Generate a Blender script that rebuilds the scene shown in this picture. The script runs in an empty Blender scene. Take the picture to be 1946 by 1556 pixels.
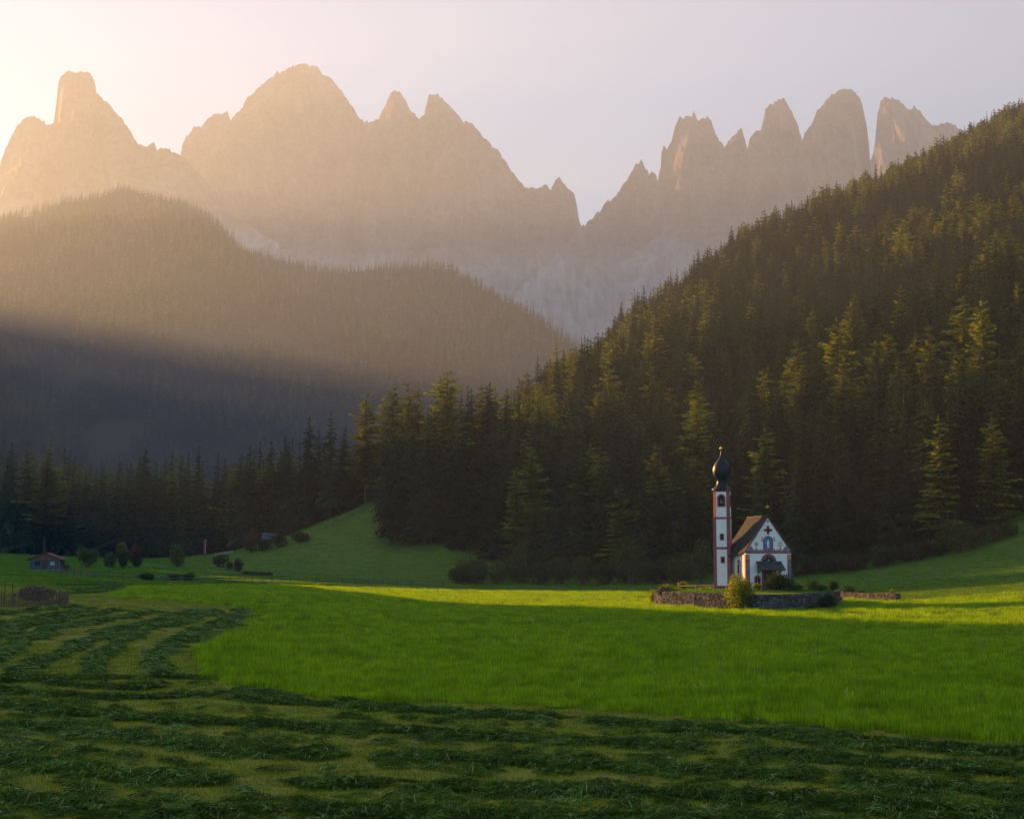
import bpy, bmesh, math, random
import numpy as np
from mathutils import Vector, Matrix

SC = bpy.context.scene
COL = SC.collection
rng = np.random.default_rng(7)
random.seed(7)
R = math.radians

# ------------------------------------------------------------------ camera
FPX, CU, CV, PITCH = 2800.0, 973.0, 778.0, math.atan(292.0 / 2800.0)   # photo pixels (1946 x 1556)
CAMZ = 6.0
cam_d = bpy.data.cameras.new('camera')
cam_d.sensor_width = 36.0
cam_d.lens = 36.0 * FPX / 1946.0
cam_d.clip_start = 0.5
cam_d.clip_end = 40000.0
cam = bpy.data.objects.new('camera', cam_d)
cam.location = (0, 0, CAMZ)
cam.rotation_euler = (math.pi / 2 + PITCH, 0, 0)
COL.objects.link(cam)
SC.camera = cam

# ------------------------------------------------------------------ light
SUN_AZ, SUN_EL = R(42.0), R(11.0)             # degrees left of the view axis, degrees above the horizon
TO_SUN = Vector((-math.sin(SUN_AZ) * math.cos(SUN_EL), math.cos(SUN_AZ) * math.cos(SUN_EL), math.sin(SUN_EL)))
world = bpy.data.worlds.new('World')
SC.world = world
world.use_nodes = True
wn = world.node_tree
bg = wn.nodes['Background']
sky = wn.nodes.new('ShaderNodeTexSky')
sky.sky_type = 'NISHITA'
sky.sun_disc = False
sky.sun_elevation = SUN_EL
sky.sun_rotation = -SUN_AZ
sky.altitude = 1300
sky.air_density = 1.0
sky.dust_density = 0.1
sky.ozone_density = 1.8
wn.links.new(sky.outputs[0], bg.inputs[0])
bg.inputs[1].default_value = 0.092
sun_d = bpy.data.lights.new('sun', 'SUN')
sun_d.energy = 5.0
sun_d.angle = R(0.5)
sun_d.color = (1.0, 0.51, 0.15)
sun = bpy.data.objects.new('sun', sun_d)
sun.rotation_euler = (-TO_SUN).to_track_quat('-Z', 'Y').to_euler()
sun.location = (-300, 300, 300)
COL.objects.link(sun)

SC.view_settings.view_transform = 'Standard'
SC.view_settings.look = 'None'
SC.view_settings.gamma = 1.0
SC.view_settings.use_curve_mapping = False
SC.view_settings.exposure = 1.72
SC.render.engine = 'CYCLES'
cy = SC.cycles
cy.max_bounces = 6
cy.diffuse_bounces = 3
cy.glossy_bounces = 2
cy.transmission_bounces = 3
cy.volume_bounces = 0
cy.transparent_max_bounces = 8
cy.use_denoising = True
cy.sample_clamp_indirect = 4.0
HAZE_DENSITY = 1.5e-4

# ------------------------------------------------------------------ helpers: numbers
def softplus(v, k):
    return k * np.logaddexp(0, v / k)
def smax(a, b, k):
    return np.maximum(a, b) + k * np.log1p(np.exp(-np.abs(a - b) / k))
def sstep(a, b, v):
    t = np.clip((v - a) / (b - a), 0, 1)
    return t * t * (3 - 2 * t)
def _hash(ix, iy, s):
    h = (ix.astype(np.int64) * 374761393 + iy.astype(np.int64) * 668265263 + s * 974634777) & 0xffffffff
    h = ((h ^ (h >> 13)) * 1274126177) & 0xffffffff
    h = ((h ^ (h >> 16)) * 2246822519) & 0xffffffff
    return ((h ^ (h >> 15)) & 0xffffff) / float(0xffffff)
def vnoise(x, y, s=0):
    x = np.asarray(x, float); y = np.asarray(y, float)
    ix = np.floor(x); iy = np.floor(y)
    fx = x - ix; fy = y - iy
    fx = fx * fx * (3 - 2 * fx); fy = fy * fy * (3 - 2 * fy)
    a = _hash(ix, iy, s); b = _hash(ix + 1, iy, s); c = _hash(ix, iy + 1, s); d = _hash(ix + 1, iy + 1, s)
    return (a * (1 - fx) + b * fx) * (1 - fy) + (c * (1 - fx) + d * fx) * fy - 0.5
def fbm(x, y, s=0, o=4):
    r = 0; amp = 1.0
    for i in range(o):
        r = r + amp * vnoise(x * 2 ** i + 17.3 * i, y * 2 ** i - 9.1 * i, s + i)
        amp *= 0.5
    return r

_cp, _sp = math.cos(PITCH), math.sin(PITCH)
def ray(u, v):
    a, b = (u - CU) / FPX, -(v - CV) / FPX
    return np.array([a, _cp - b * _sp, _sp + b * _cp])
def at_depth(u, v, Y):
    d = ray(u, v)
    t = Y / d[1]
    return Vector((d[0] * t, Y, d[2] * t + CAMZ))
def project(x, y, z):
    z = z - CAMZ
    f = y * _cp + z * _sp
    b = -y * _sp + z * _cp
    return CU + FPX * x / f, CV - FPX * b / f

# ------------------------------------------------------------------ terrain height
def crest(pts, drop):
    P = [at_depth(u, v + drop, d * 1.35) for u, v, d in pts]
    P.sort(key=lambda p: p.x)
    return np.array([p.x for p in P]), np.array([p.y for p in P]), np.array([p.z for p in P])
CREST_A = crest([(-3200, 760, 2300), (-2200, 690, 2300), (-1300, 560, 2350), (-700, 500, 2500), (-250, 445, 2600), (0, 415, 2700), (100, 385, 2700), (170, 360, 2700), (230, 345, 2700), (290, 350, 2680),  # left of the view, crest raised to shade the air before the hill
                 (330, 362, 2650), (360, 378, 2600), (400, 405, 2550), (460, 450, 2500), (540, 480, 2450), (610, 502, 2400), (640, 498, 2400), (700, 492, 2400), (850, 495, 2350),
                 (890, 515, 2300), (940, 548, 2250), (1000, 582, 2200), (1040, 610, 2150), (1150, 700, 2050), (1400, 860, 1900), (1800, 1000, 1800)], 12)
CREST_B = crest([(-3200, 800, 1900), (-2200, 730, 1900), (-1300, 660, 1950), (-700, 600, 2050), (-250, 510, 2150), (0, 432, 2250), (110, 405, 2250), (160, 386, 2250), (210, 376, 2250), (235, 412, 2230),
                 (262, 402, 2230), (300, 388, 2220), (345, 396, 2200), (400, 424, 2150), (460, 470, 2100), (560, 540, 2000), (700, 600, 1900), (900, 690, 1800), (1100, 820, 1700), (1500, 1000, 1600)], 13)
RIDGE_R = np.array([(-300, 360), (-150, 390), (-60, 430), (-8, 500), (58, 750), (175, 950), (364, 1100), (600, 1280), (900, 1450), (1600, 1700)], float)

def hill(x, y, C, yb, p):
    xc, yc, zc = C
    Y = np.interp(x, xc, yc); Z = np.interp(x, xc, zc)
    t = (y - yb) / (Y - yb)
    front = Z * np.clip(t, 0, 1) ** p
    back = Z - 0.45 * (y - Y)
    return np.where(y < Y, front, back) - np.where(t < 0, 20 * np.clip(-t, 0, 3) * 4, 0)

SX, SY = -math.sin(SUN_AZ), math.cos(SUN_AZ)
def shading_ridge(x, y):
    """unseen left valley side, its crest shaped to block or pass the low sun"""
    c = SY * x - SX * y
    a = SX * x + SY * y
    ac = np.maximum(700, 3.0 * c)
    h = np.interp(c, [-1200, -500, 60, 112, 136, 186, 204, 235, 265, 300, 391, 545, 765, 980, 1300, 1700], [90, 150, 175, 172, 92, 92, 121, 115, 131, 168, 228, 285, 420, 560, 730, 700])  # crest heights set for where shade falls; the dip lights the chapel
    h = h + 0.10 * np.clip(h - 150, 0, None) * fbm(c / 75.0, a / 400.0, 37, 2) + (10 + 0.03 * h) * fbm(c / 14.0, a / 60.0, 31, 3)
    return h - 0.72 * np.abs(a - ac)

def H(x, y):
    x = np.asarray(x, float); y = np.asarray(y, float)
    near = np.clip(y / 60.0, 0.2, 1)
    base = 0.055 * softplus(-x - 8, 4.0) * near + 0.0016 * np.clip(x - 32, 0, 60) ** 2 + 0.006 * np.clip(y - 190, 0, None)
    base = base + 0.12 * softplus(-y - 25, 8.0)  # unseen slope behind the camera, added to dim sky light on facing sides
    base = base + 27 * np.exp(-0.5 * ((x + 10) / 34) ** 2 - 0.5 * ((y - 400) / 32) ** 2)
    base = base + 0.5 * fbm(x / 45, y / 45, 3, 3) * sstep(20, 120, y)
    base = base + 1.6 * fbm(x / 16, y / 16, 13, 2) * np.exp(-0.5 * ((x + 40) / 34) ** 2 - 0.5 * ((y - 365) / 22) ** 2)
    plane = 2 + 0.04 * np.clip(x - 190, 0, None) + 0.36 * (x - 40) + 0.25 * (y - 300) + 14 * fbm(x / 160, y / 160, 5, 3)
    yr = np.interp(x, RIDGE_R[:, 0], RIDGE_R[:, 1])
    plane = plane - 0.8 * softplus(y - yr, 25.0)
    z = smax(base, plane, 2.5)
    n = (26 * fbm(x / 420, y / 420, 9, 3) - 50 * np.abs(fbm(x / 330 + y / 900, y / 1500, 19, 3))) * sstep(1500, 2100, y)
    z = smax(z, hill(x, y, CREST_A, 1850, 1.12) + n, 4.0)
    z = smax(z, hill(x, y, CREST_B, 1600, 1.10) + n, 4.0)
    z = smax(z, shading_ridge(x, y), 3.0)
    return z
def Hs(x, y):
    return float(H(np.array([x]), np.array([y]))[0])
def at(u, v, dmin=20.0, dmax=4000.0):
    """the point of the ground seen at a photo pixel"""
    d = ray(u, v); d = d / d[1]
    Y = np.geomspace(dmin, dmax, 6000)
    gap = CAMZ + d[2] * Y - H(d[0] * Y, Y)
    k = int(np.argmax(gap <= 0))
    if gap[k] > 0:
        k = int(np.argmin(gap))
    yy = Y[k]
    if k > 0 and gap[k - 1] > gap[k]:
        f = gap[k - 1] / (gap[k - 1] - gap[k]) if gap[k] <= 0 else 1.0
        yy = Y[k - 1] + (Y[k] - Y[k - 1]) * f
    xx = d[0] * yy
    return Vector((xx, yy, Hs(xx, yy)))

# ------------------------------------------------------------------ helpers: objects and materials
def tag(o, label=None, cat=None, group=None, kind=None):
    if label: o['label'] = label
    if cat: o['category'] = cat
    if group: o['group'] = group
    if kind: o['kind'] = kind
    return o
def link(name, me, parent=None, loc=None):
    o = bpy.data.objects.new(name, me)
    COL.objects.link(o)
    if parent is not None: o.parent = parent
    if loc is not None: o.location = loc
    return o
def empty(name, loc=(0, 0, 0), rz=0.0):
    o = link(name, None)
    o.empty_display_size = 0.3
    o.location = loc
    o.rotation_euler = (0, 0, rz)
    return o
def mesh(name, V, F, mats, smooth=False, mi=None):
    me = bpy.data.meshes.new(name)
    me.from_pydata([tuple(map(float, v)) for v in V] if not isinstance(V, np.ndarray) else V.tolist(), [], F if not isinstance(F, np.ndarray) else F.tolist())
    for m in (mats if isinstance(mats, (list, tuple)) else [mats]): me.materials.append(m)
    if mi is not None: me.polygons.foreach_set('material_index', np.asarray(mi, np.int32))
    if smooth: me.polygons.foreach_set('use_smooth', np.ones(len(me.polygons), bool))
    me.update()
    return me

class MB:
    """collects solids into one mesh"""
    def __init__(s): s.v = []; s.f = []
    def add(s, V, F):
        n = len(s.v); s.v += [Vector(v) for v in V]; s.f += [tuple(i + n for i in f) for f in F]; return s
    def box(s, x0, x1, y0, y1, z0, z1):
        V = [(x, y, z) for z in (z0, z1) for y in (y0, y1) for x in (x0, x1)]
        return s.add(V, [(0, 2, 3, 1), (4, 5, 7, 6), (0, 1, 5, 4), (2, 6, 7, 3), (0, 4, 6, 2), (1, 3, 7, 5)])
    def prism(s, poly, y0, y1):
        """polygon in x,z pushed from y0 to y1"""
        n = len(poly)
        V = [(p[0], y0, p[1]) for p in poly] + [(p[0], y1, p[1]) for p in poly]
        F = [tuple(range(n)), tuple(reversed(range(n, 2 * n)))] + [(i, i + n, (i + 1) % n + n, (i + 1) % n) for i in range(n)]
        return s.add(V, F)
    def hull(s, bot, top):
        n = len(bot)
        return s.add(list(bot) + list(top), [tuple(reversed(range(n))), tuple(range(n, 2 * n))] + [(i, (i + 1) % n, (i + 1) % n + n, i + n) for i in range(n)])
    def tube(s, a, b, r0, r1=None, n=8):
        a = Vector(a); b = Vector(b); r1 = r0 if r1 is None else r1
        w = (b - a).normalized(); u = w.orthogonal().normalized(); v = w.cross(u)
        ring = lambda c, r: [c + (u * math.cos(2 * math.pi * i / n) + v * math.sin(2 * math.pi * i / n)) * r for i in range(n)]
        return s.hull(ring(a, r0), ring(b, r1))
    def lathe(s, prof, n=24, cx=0, cy=0, rib=0.0):
        k = len(prof); V = []; F = []
        for r, z in prof:
            for i in range(n):
                t = 2 * math.pi * i / n
                q = r * (1 + rib * (1 if i % 2 == 0 else 0))
                V.append((cx + q * math.cos(t), cy + q * math.sin(t), z))
        for j in range(k - 1):
            for i in range(n):
                F.append((j * n + i, j * n + (i + 1) % n, (j + 1) * n + (i + 1) % n, (j + 1) * n + i))
        F.append(tuple(reversed(range(n)))); F.append(tuple(range((k - 1) * n, k * n)))
        return s.add(V, F)
    def build(s, name, mat, parent=None, smooth=False, loc=None):
        me = mesh(name, s.v, s.f, mat, smooth)
        bm = bmesh.new(); bm.from_mesh(me); bmesh.ops.recalc_face_normals(bm, faces=bm.faces); bm.to_mesh(me); bm.free()
        return link(name, me, parent, loc)

def material(name, rough=0.85):
    m = bpy.data.materials.new(name)
    m.use_nodes = True
    b = m.node_tree.nodes['Principled BSDF']
    b.inputs['Roughness'].default_value = rough
    b.inputs['Specular IOR Level'].default_value = 0.25
    return m, m.node_tree, b
def tex_noise(nt, scale, detail=4, rough=0.6, coord='Object', stretch=None):
    tc = nt.nodes.new('ShaderNodeTexCoord')
    n = nt.nodes.new('ShaderNodeTexNoise')
    n.inputs['Scale'].default_value = scale
    n.inputs['Detail'].default_value = detail
    n.inputs['Roughness'].default_value = rough
    if stretch:
        mp = nt.nodes.new('ShaderNodeMapping'); mp.inputs['Scale'].default_value = stretch
        nt.links.new(tc.outputs[coord], mp.inputs[0]); nt.links.new(mp.outputs[0], n.inputs[0])
    else:
        nt.links.new(tc.outputs[coord], n.inputs[0])
    return n
def ramp(nt, src, stops):
    r = nt.nodes.new('ShaderNodeValToRGB')
    e = r.color_ramp.elements
    while len(e) < len(stops): e.new(0.5)
    for k, (p, c) in enumerate(stops):
        e[k].position = p; e[k].color = (*c, 1)
    nt.links.new(src, r.inputs[0])
    return r
def mixc(nt, fac, a, b, mode='MIX'):
    m = nt.nodes.new('ShaderNodeMix'); m.data_type = 'RGBA'; m.blend_type = mode
    for s, v in ((0, fac), (6, a), (7, b)):
        if hasattr(v, 'is_output'): nt.links.new(v, m.inputs[s])
        elif isinstance(v, (int, float)): m.inputs[s].default_value = v
        else: m.inputs[s].default_value = (*v, 1)
    return m.outputs[2]
def bump(nt, b, src, strength, dist):
    n = nt.nodes.new('ShaderNodeBump')
    n.inputs['Strength'].default_value = strength; n.inputs['Distance'].default_value = dist
    nt.links.new(src, n.inputs['Height']); nt.links.new(n.outputs[0], b.inputs['Normal'])
def mat_noise(name, c0, c1, scale, rough=0.85, bs=0.0, bd=0.02, coord='Object', stretch=None, lo=0.35, hi=0.65, detail=5, island=0.0):
    m, nt, b = material(name, rough)
    n = tex_noise(nt, scale, detail, 0.62, coord, stretch)
    r = ramp(nt, n.outputs[0], [(lo, c0), (hi, c1)])
    out = r.outputs[0]
    if island:
        gi_ = nt.nodes.new('ShaderNodeNewGeometry'); mi_ = nt.nodes.new('ShaderNodeMapRange')
        mi_.inputs[3].default_value = 1 - island; mi_.inputs[4].default_value = 1 + island
        nt.links.new(gi_.outputs['Random Per Island'], mi_.inputs[0])
        sc_ = nt.nodes.new('ShaderNodeVectorMath'); sc_.operation = 'SCALE'
        nt.links.new(out, sc_.inputs[0]); nt.links.new(mi_.outputs[0], sc_.inputs[3])
        out = sc_.outputs[0]
    nt.links.new(out, b.inputs['Base Color'])
    if bs: bump(nt, b, n.outputs[0], bs, bd)
    return m
def mat_leaf(name, c0, c1, trans, tmix=0.35, rand=0.35, scale=0.6, coord='Object', field=0.0, island=0.0):
    """leaves or blades: two greens, one chance value per plant, light passing through"""
    m, nt, b = material(name, 0.75)
    n = tex_noise(nt, scale, 3, 0.6, coord)
    r = ramp(nt, n.outputs[0], [(0.3, c0), (0.7, c1)])
    oi = nt.nodes.new('ShaderNodeObjectInfo')
    mr = nt.nodes.new('ShaderNodeMapRange')
    mr.inputs[3].default_value = 1 - rand; mr.inputs[4].default_value = 1 + rand
    nt.links.new(oi.outputs['Random'], mr.inputs[0])
    col = nt.nodes.new('ShaderNodeVectorMath'); col.operation = 'SCALE'
    nt.links.new(r.outputs[0], col.inputs[0]); nt.links.new(mr.outputs[0], col.inputs[3])
    if island:
        gi_ = nt.nodes.new('ShaderNodeNewGeometry'); mi_ = nt.nodes.new('ShaderNodeMapRange')
        mi_.inputs[3].default_value = 1 - island; mi_.inputs[4].default_value = 1 + island
        nt.links.new(gi_.outputs['Random Per Island'], mi_.inputs[0])
        sc_ = nt.nodes.new('ShaderNodeVectorMath'); sc_.operation = 'SCALE'
        nt.links.new(col.outputs[0], sc_.inputs[0]); nt.links.new(mi_.outputs[0], sc_.inputs[3])
        col = sc_
    if field:
        ge = nt.nodes.new('ShaderNodeNewGeometry'); n2 = nt.nodes.new('ShaderNodeTexNoise')
        n2.inputs['Scale'].default_value = field; n2.inputs['Detail'].default_value = 5; n2.inputs['Roughness'].default_value = 0.65
        nt.links.new(ge.outputs['Position'], n2.inputs[0])
        r2 = ramp(nt, n2.outputs[0], [(0.32, (0.75, 0.80, 0.8)), (0.5, (1, 1, 1)), (0.68, (1.25, 1.10, 1.0))])
        mm = nt.nodes.new('ShaderNodeVectorMath'); mm.operation = 'MULTIPLY'
        nt.links.new(col.outputs[0], mm.inputs[0]); nt.links.new(r2.outputs[0], mm.inputs[1])
        col = mm
    nt.links.new(col.outputs[0], b.inputs['Base Color'])
    b.inputs['Specular IOR Level'].default_value = 0.15
    t = nt.nodes.new('ShaderNodeBsdfTranslucent')
    tc = nt.nodes.new('ShaderNodeVectorMath'); tc.operation = 'MULTIPLY'
    tc.inputs[1].default_value = trans
    nt.links.new(col.outputs[0], tc.inputs[0]); nt.links.new(tc.outputs[0], t.inputs[0])
    mx = nt.nodes.new('ShaderNodeMixShader'); mx.inputs[0].default_value = tmix
    nt.links.new(b.outputs[0], mx.inputs[1]); nt.links.new(t.outputs[0], mx.inputs[2])
    nt.links.new(mx.outputs[0], nt.nodes['Material Output'].inputs[0])
    return m

def scatter(name, P, rot, scl, idx, protos):
    """one object of kind stuff: chosen meshes on points, by geometry nodes"""
    me = bpy.data.meshes.new(name)
    me.from_pydata(np.asarray(P).tolist(), [], [])
    n = len(P)
    a = me.attributes.new('rot', 'FLOAT_VECTOR', 'POINT'); a.data.foreach_set('vector', np.asarray(rot, np.float32).ravel())
    a = me.attributes.new('scl', 'FLOAT_VECTOR', 'POINT'); a.data.foreach_set('vector', np.asarray(scl, np.float32).ravel())
    a = me.attributes.new('idx', 'INT', 'POINT'); a.data.foreach_set('value', np.asarray(idx, np.int32))
    o = link(name, me)
    c = bpy.data.collections.new(name + '_kinds')
    for k, pm in enumerate(protos):
        po = bpy.data.objects.new('%s_kind_%02d' % (name, k), pm)
        c.objects.link(po)
    g = bpy.data.node_groups.new(name, 'GeometryNodeTree')
    g.interface.new_socket('Geometry', in_out='INPUT', socket_type='NodeSocketGeometry')
    g.interface.new_socket('Geometry', in_out='OUTPUT', socket_type='NodeSocketGeometry')
    N = g.nodes.new
    gi = N('NodeGroupInput'); go = N('NodeGroupOutput'); ip = N('GeometryNodeInstanceOnPoints'); ci = N('GeometryNodeCollectionInfo')
    ci.inputs[0].default_value = c
    ci.inputs['Separate Children'].default_value = True
    ci.inputs['Reset Children'].default_value = True
    ip.inputs['Pick Instance'].default_value = True
    L = g.links.new
    L(gi.outputs[0], ip.inputs['Points']); L(ci.outputs[0], ip.inputs['Instance']); L(ip.outputs[0], go.inputs[0])
    for nm, typ, sock in (('rot', 'FLOAT_VECTOR', 'Rotation'), ('scl', 'FLOAT_VECTOR', 'Scale'), ('idx', 'INT', 'Instance Index')):
        na = N('GeometryNodeInputNamedAttribute'); na.data_type = typ; na.inputs[0].default_value = nm
        L(na.outputs[0], ip.inputs[sock])
    md = o.modifiers.new('scatter', 'NODES'); md.node_group = g
    return o
# ------------------------------------------------------------------ materials of the land
M = {}
M['stubble'] = mat_noise('mown_stubble', (0.10, 0.14, 0.008), (0.19, 0.18, 0.014), 0.9, 0.95, 0.5, 0.05)
M['turf'] = mat_noise('hill_turf', (0.05, 0.12, 0.008), (0.09, 0.17, 0.012), 0.35, 0.95, 0.6, 0.12)
M['forest_floor'] = mat_noise('forest_floor', (0.016, 0.022, 0.010), (0.035, 0.032, 0.016), 0.25, 0.95, 0.5, 0.4)
M['scree'] = mat_noise('scree', (0.20, 0.19, 0.17), (0.34, 0.32, 0.29), 0.01, 0.95, 0.4, 4.0)

def rock_material():
    m, nt, b = material('dolomite_rock', 0.95)
    n1 = tex_noise(nt, 0.011, 8, 0.65, 'Object', (1.0, 1.0, 0.45))
    r1 = ramp(nt, n1.outputs[0], [(0.30, (0.20, 0.145, 0.105)), (0.52, (0.36, 0.27, 0.20)), (0.72, (0.47, 0.37, 0.28))])
    n2 = tex_noise(nt, 0.05, 6, 0.7, 'Object', (0.55, 0.55, 1.1))
    r2 = ramp(nt, n2.outputs[0], [(0.35, (0.55, 0.52, 0.5)), (0.6, (1, 1, 1))])
    c = mixc(nt, 1.0, r1.outputs[0], r2.outputs[0], 'MULTIPLY')
    tc = nt.nodes.new('ShaderNodeTexCoord'); sp = nt.nodes.new('ShaderNodeSeparateXYZ'); nt.links.new(tc.outputs['Object'], sp.inputs[0])
    n3 = tex_noise(nt, 0.004, 5, 0.6, 'Object', (1.0, 1.0, 0.4))
    ad = nt.nodes.new('ShaderNodeMath'); ad.operation = 'MULTIPLY_ADD'; ad.inputs[1].default_value = -700.0; nt.links.new(n3.outputs[0], ad.inputs[0]); nt.links.new(sp.outputs[2], ad.inputs[2])
    mr = nt.nodes.new('ShaderNodeMapRange'); mr.inputs[1].default_value = 1120.0; mr.inputs[2].default_value = 900.0; nt.links.new(ad.outputs[0], mr.inputs[0])
    n4 = tex_noise(nt, 0.03, 5, 0.6, 'Object', (1.0, 0.25, 0.25))
    r4 = ramp(nt, n4.outputs[0], [(0.35, (0.26, 0.27, 0.27)), (0.62, (0.58, 0.58, 0.57))])
    c = mixc(nt, mr.outputs[0], c, r4.outputs[0])
    nt.links.new(c, b.inputs['Base Color'])
    bump(nt, b, n2.outputs[0], 0.9, 22.0)
    return m
M['rock'] = rock_material()

# ------------------------------------------------------------------ ground: one sheet
def axis(lo, hi, s0, g):
    a = [0.0]
    while a[-1] < hi: a.append(a[-1] + max(s0, g * a[-1]))
    b = [0.0]
    while b[-1] < -lo: b.append(b[-1] + max(s0, g * 3 * b[-1]) if lo > -2000 else b[-1] + max(s0, g * b[-1]))
    return np.array([-q for q in reversed(b[1:])] + a)
gx = axis(-2380, 3100, 1.6, 0.021)
gy = axis(-700, 7600, 1.6, 0.013)

FOREST_EDGE = [at(u, v) for u, v in ((724, 1042), (760, 1047), (850, 1053), (910, 1060), (960, 1078), (1040, 1090), (1240, 1100), (1400, 1100), (1500, 1096), (1620, 1082), (1750, 1062), (1850, 1040), (1946, 1014), (2060, 985))]
FE = np.array([(p.x, p.y) for p in FOREST_EDGE]); FE = FE[np.argsort(FE[:, 0])]
def forest_mask(x, y, inset=0.0):
    """where the ground is wooded"""
    w = 9 * fbm(x / 14, y / 14, 51, 2)
    right = (x + 0.7 * w > FE[0, 0]) & (y > np.interp(x, FE[:, 0], FE[:, 1]) + inset + np.abs(w) * 0.6)
    mid = (x + 0.7 * w <= FE[0, 0]) & (x > -75) & (y > 397 + inset + 0.5 * w)
    left = (x <= -62) & (y > np.interp(x, [-400, -170, -62], [430, 425, 405]))
    west = shading_ridge(x, y) > 2.0
    return right | mid | left | west

X, Y = np.meshgrid(gx, gy)
Z = H(X, Y)
nx, ny = len(gx), len(gy)
V = np.stack([X.ravel(), Y.ravel(), Z.ravel()], 1)
I = (np.arange(ny - 1)[:, None] * nx + np.arange(nx - 1)[None, :]).ravel()
F = np.stack([I, I + 1, I + nx + 1, I + nx], 1)
cxm = (X[:-1, :-1] + X[1:, 1:]).ravel() / 2; cym = (Y[:-1, :-1] + Y[1:, 1:]).ravel() / 2
mi = np.zeros(len(F), int)
mi[(cym > 235) | (cxm > 70)] = 1
mi[forest_mask(cxm, cym, 9.0)] = 2
mi[cym > 4000] = 3
ground = link('ground', mesh('ground', V, F, [M['stubble'], M['turf'], M['forest_floor'], M['scree']], True, mi))
tag(ground, 'valley floor of mown and uncut meadow rising into wooded hillsides', kind='structure')

# ------------------------------------------------------------------ mountains
def mountain(name, sil, D, foot, seed, label, cols=1.0, rows=110, jag=1.0):
    sil = np.array(sil, float)
    K = 1.5                                   # the range stands at one and a half times the first guess
    D = D * K; foot = foot * K
    us = np.arange(sil[0, 0], sil[-1, 0] + cols, cols)
    vs = np.interp(us, sil[:, 0], sil[:, 1])
    vs = vs + jag * 11.0 * (np.abs(fbm(us / 9.0, us * 0 + seed, seed + 31, 3)) - 0.18) + jag * 7.0 * fbm(us / 13.0, us * 0 + seed, seed, 4) + 4.2 * fbm(us / 3.0, us * 0 + seed, seed + 9, 2)
    k = (D / FPX)
    top = np.array([at_depth(u, v, D) for u, v in zip(us, vs)])
    x = top[:, 0]; zt = top[:, 2]
    # broad buttresses push parts of the wall forward or back
    t = np.linspace(0, 1, rows) ** 1.15
    drop = (zt - foot)[None, :] * t[:, None]
    z = zt[None, :] - drop
    zw = 980.0 * K
    cliff = np.clip(drop, 0, None)
    below = np.clip(zw - z, 0, None)
    out = 0.30 * np.minimum(cliff, np.clip(zt - zw, 0, None)[None, :]) + 1.25 * below
    xx = np.repeat(x[None, :], rows, 0)
    g = np.minimum(1, drop / 180.0)
    xs, zs = xx / K, z / K
    rid = 1 - 2 * np.abs(fbm(xs / 240 - zs / 800, zs / 620, seed + 2, 3))
    fl = 1 - 2 * np.abs(fbm(xs / 70 + zs / 500, zs / 190, seed + 3, 5))
    fine = fbm(xs / 16, zs / 22, seed + 5, 3)
    steep = np.where(z > zw - 60, 1.0, 0.35)
    out = out + K * g * steep * (160 * (rid - 0.6) + 62 * (fl - 0.6) + 14 * fine)
    ledge = K * 26 * fbm(xs / 260 + zs / 90, zs / 24, seed + 7, 3) * g
    yb = D + K * 120 * fbm(x / K / 330, x * 0 + 4.2, seed + 11, 2)
    y = yb[None, :] - out + ledge
    cdir = float(sil[len(sil) // 2, 0] - CU) / FPX
    xw = xx - cdir * (D - y)
    Vf = np.stack([xw, y, z], 2)
    Vb = np.stack([xx + cdir * 0.5 * drop, yb[None, :] + 0.5 * drop + 90 * g * fbm(xx / 180, z / 300, seed + 21, 3), z], 2)
    m = len(us)
    VV = np.concatenate([Vf.reshape(-1, 3), Vb[1:].reshape(-1, 3)])
    i = (np.arange(rows - 1)[:, None] * m + np.arange(m - 1)[None, :]).ravel()
    F1 = np.stack([i, i + m, i + m + 1, i + 1], 1)
    off = rows * m - m
    i2 = (np.arange(1, rows - 1)[:, None] * m + np.arange(m - 1)[None, :]).ravel() + off
    F2 = np.stack([i2, i2 + 1, i2 + m + 1, i2 + m], 1)
    j = np.arange(m - 1)
    F3 = np.stack([j, j + 1, j + 1 + m + off, j + m + off], 1)
    o = link(name, mesh(name, VV, np.concatenate([F1, F2, F3]), M['rock'], True))
    tag(o, label, kind='structure')
    return o

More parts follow.
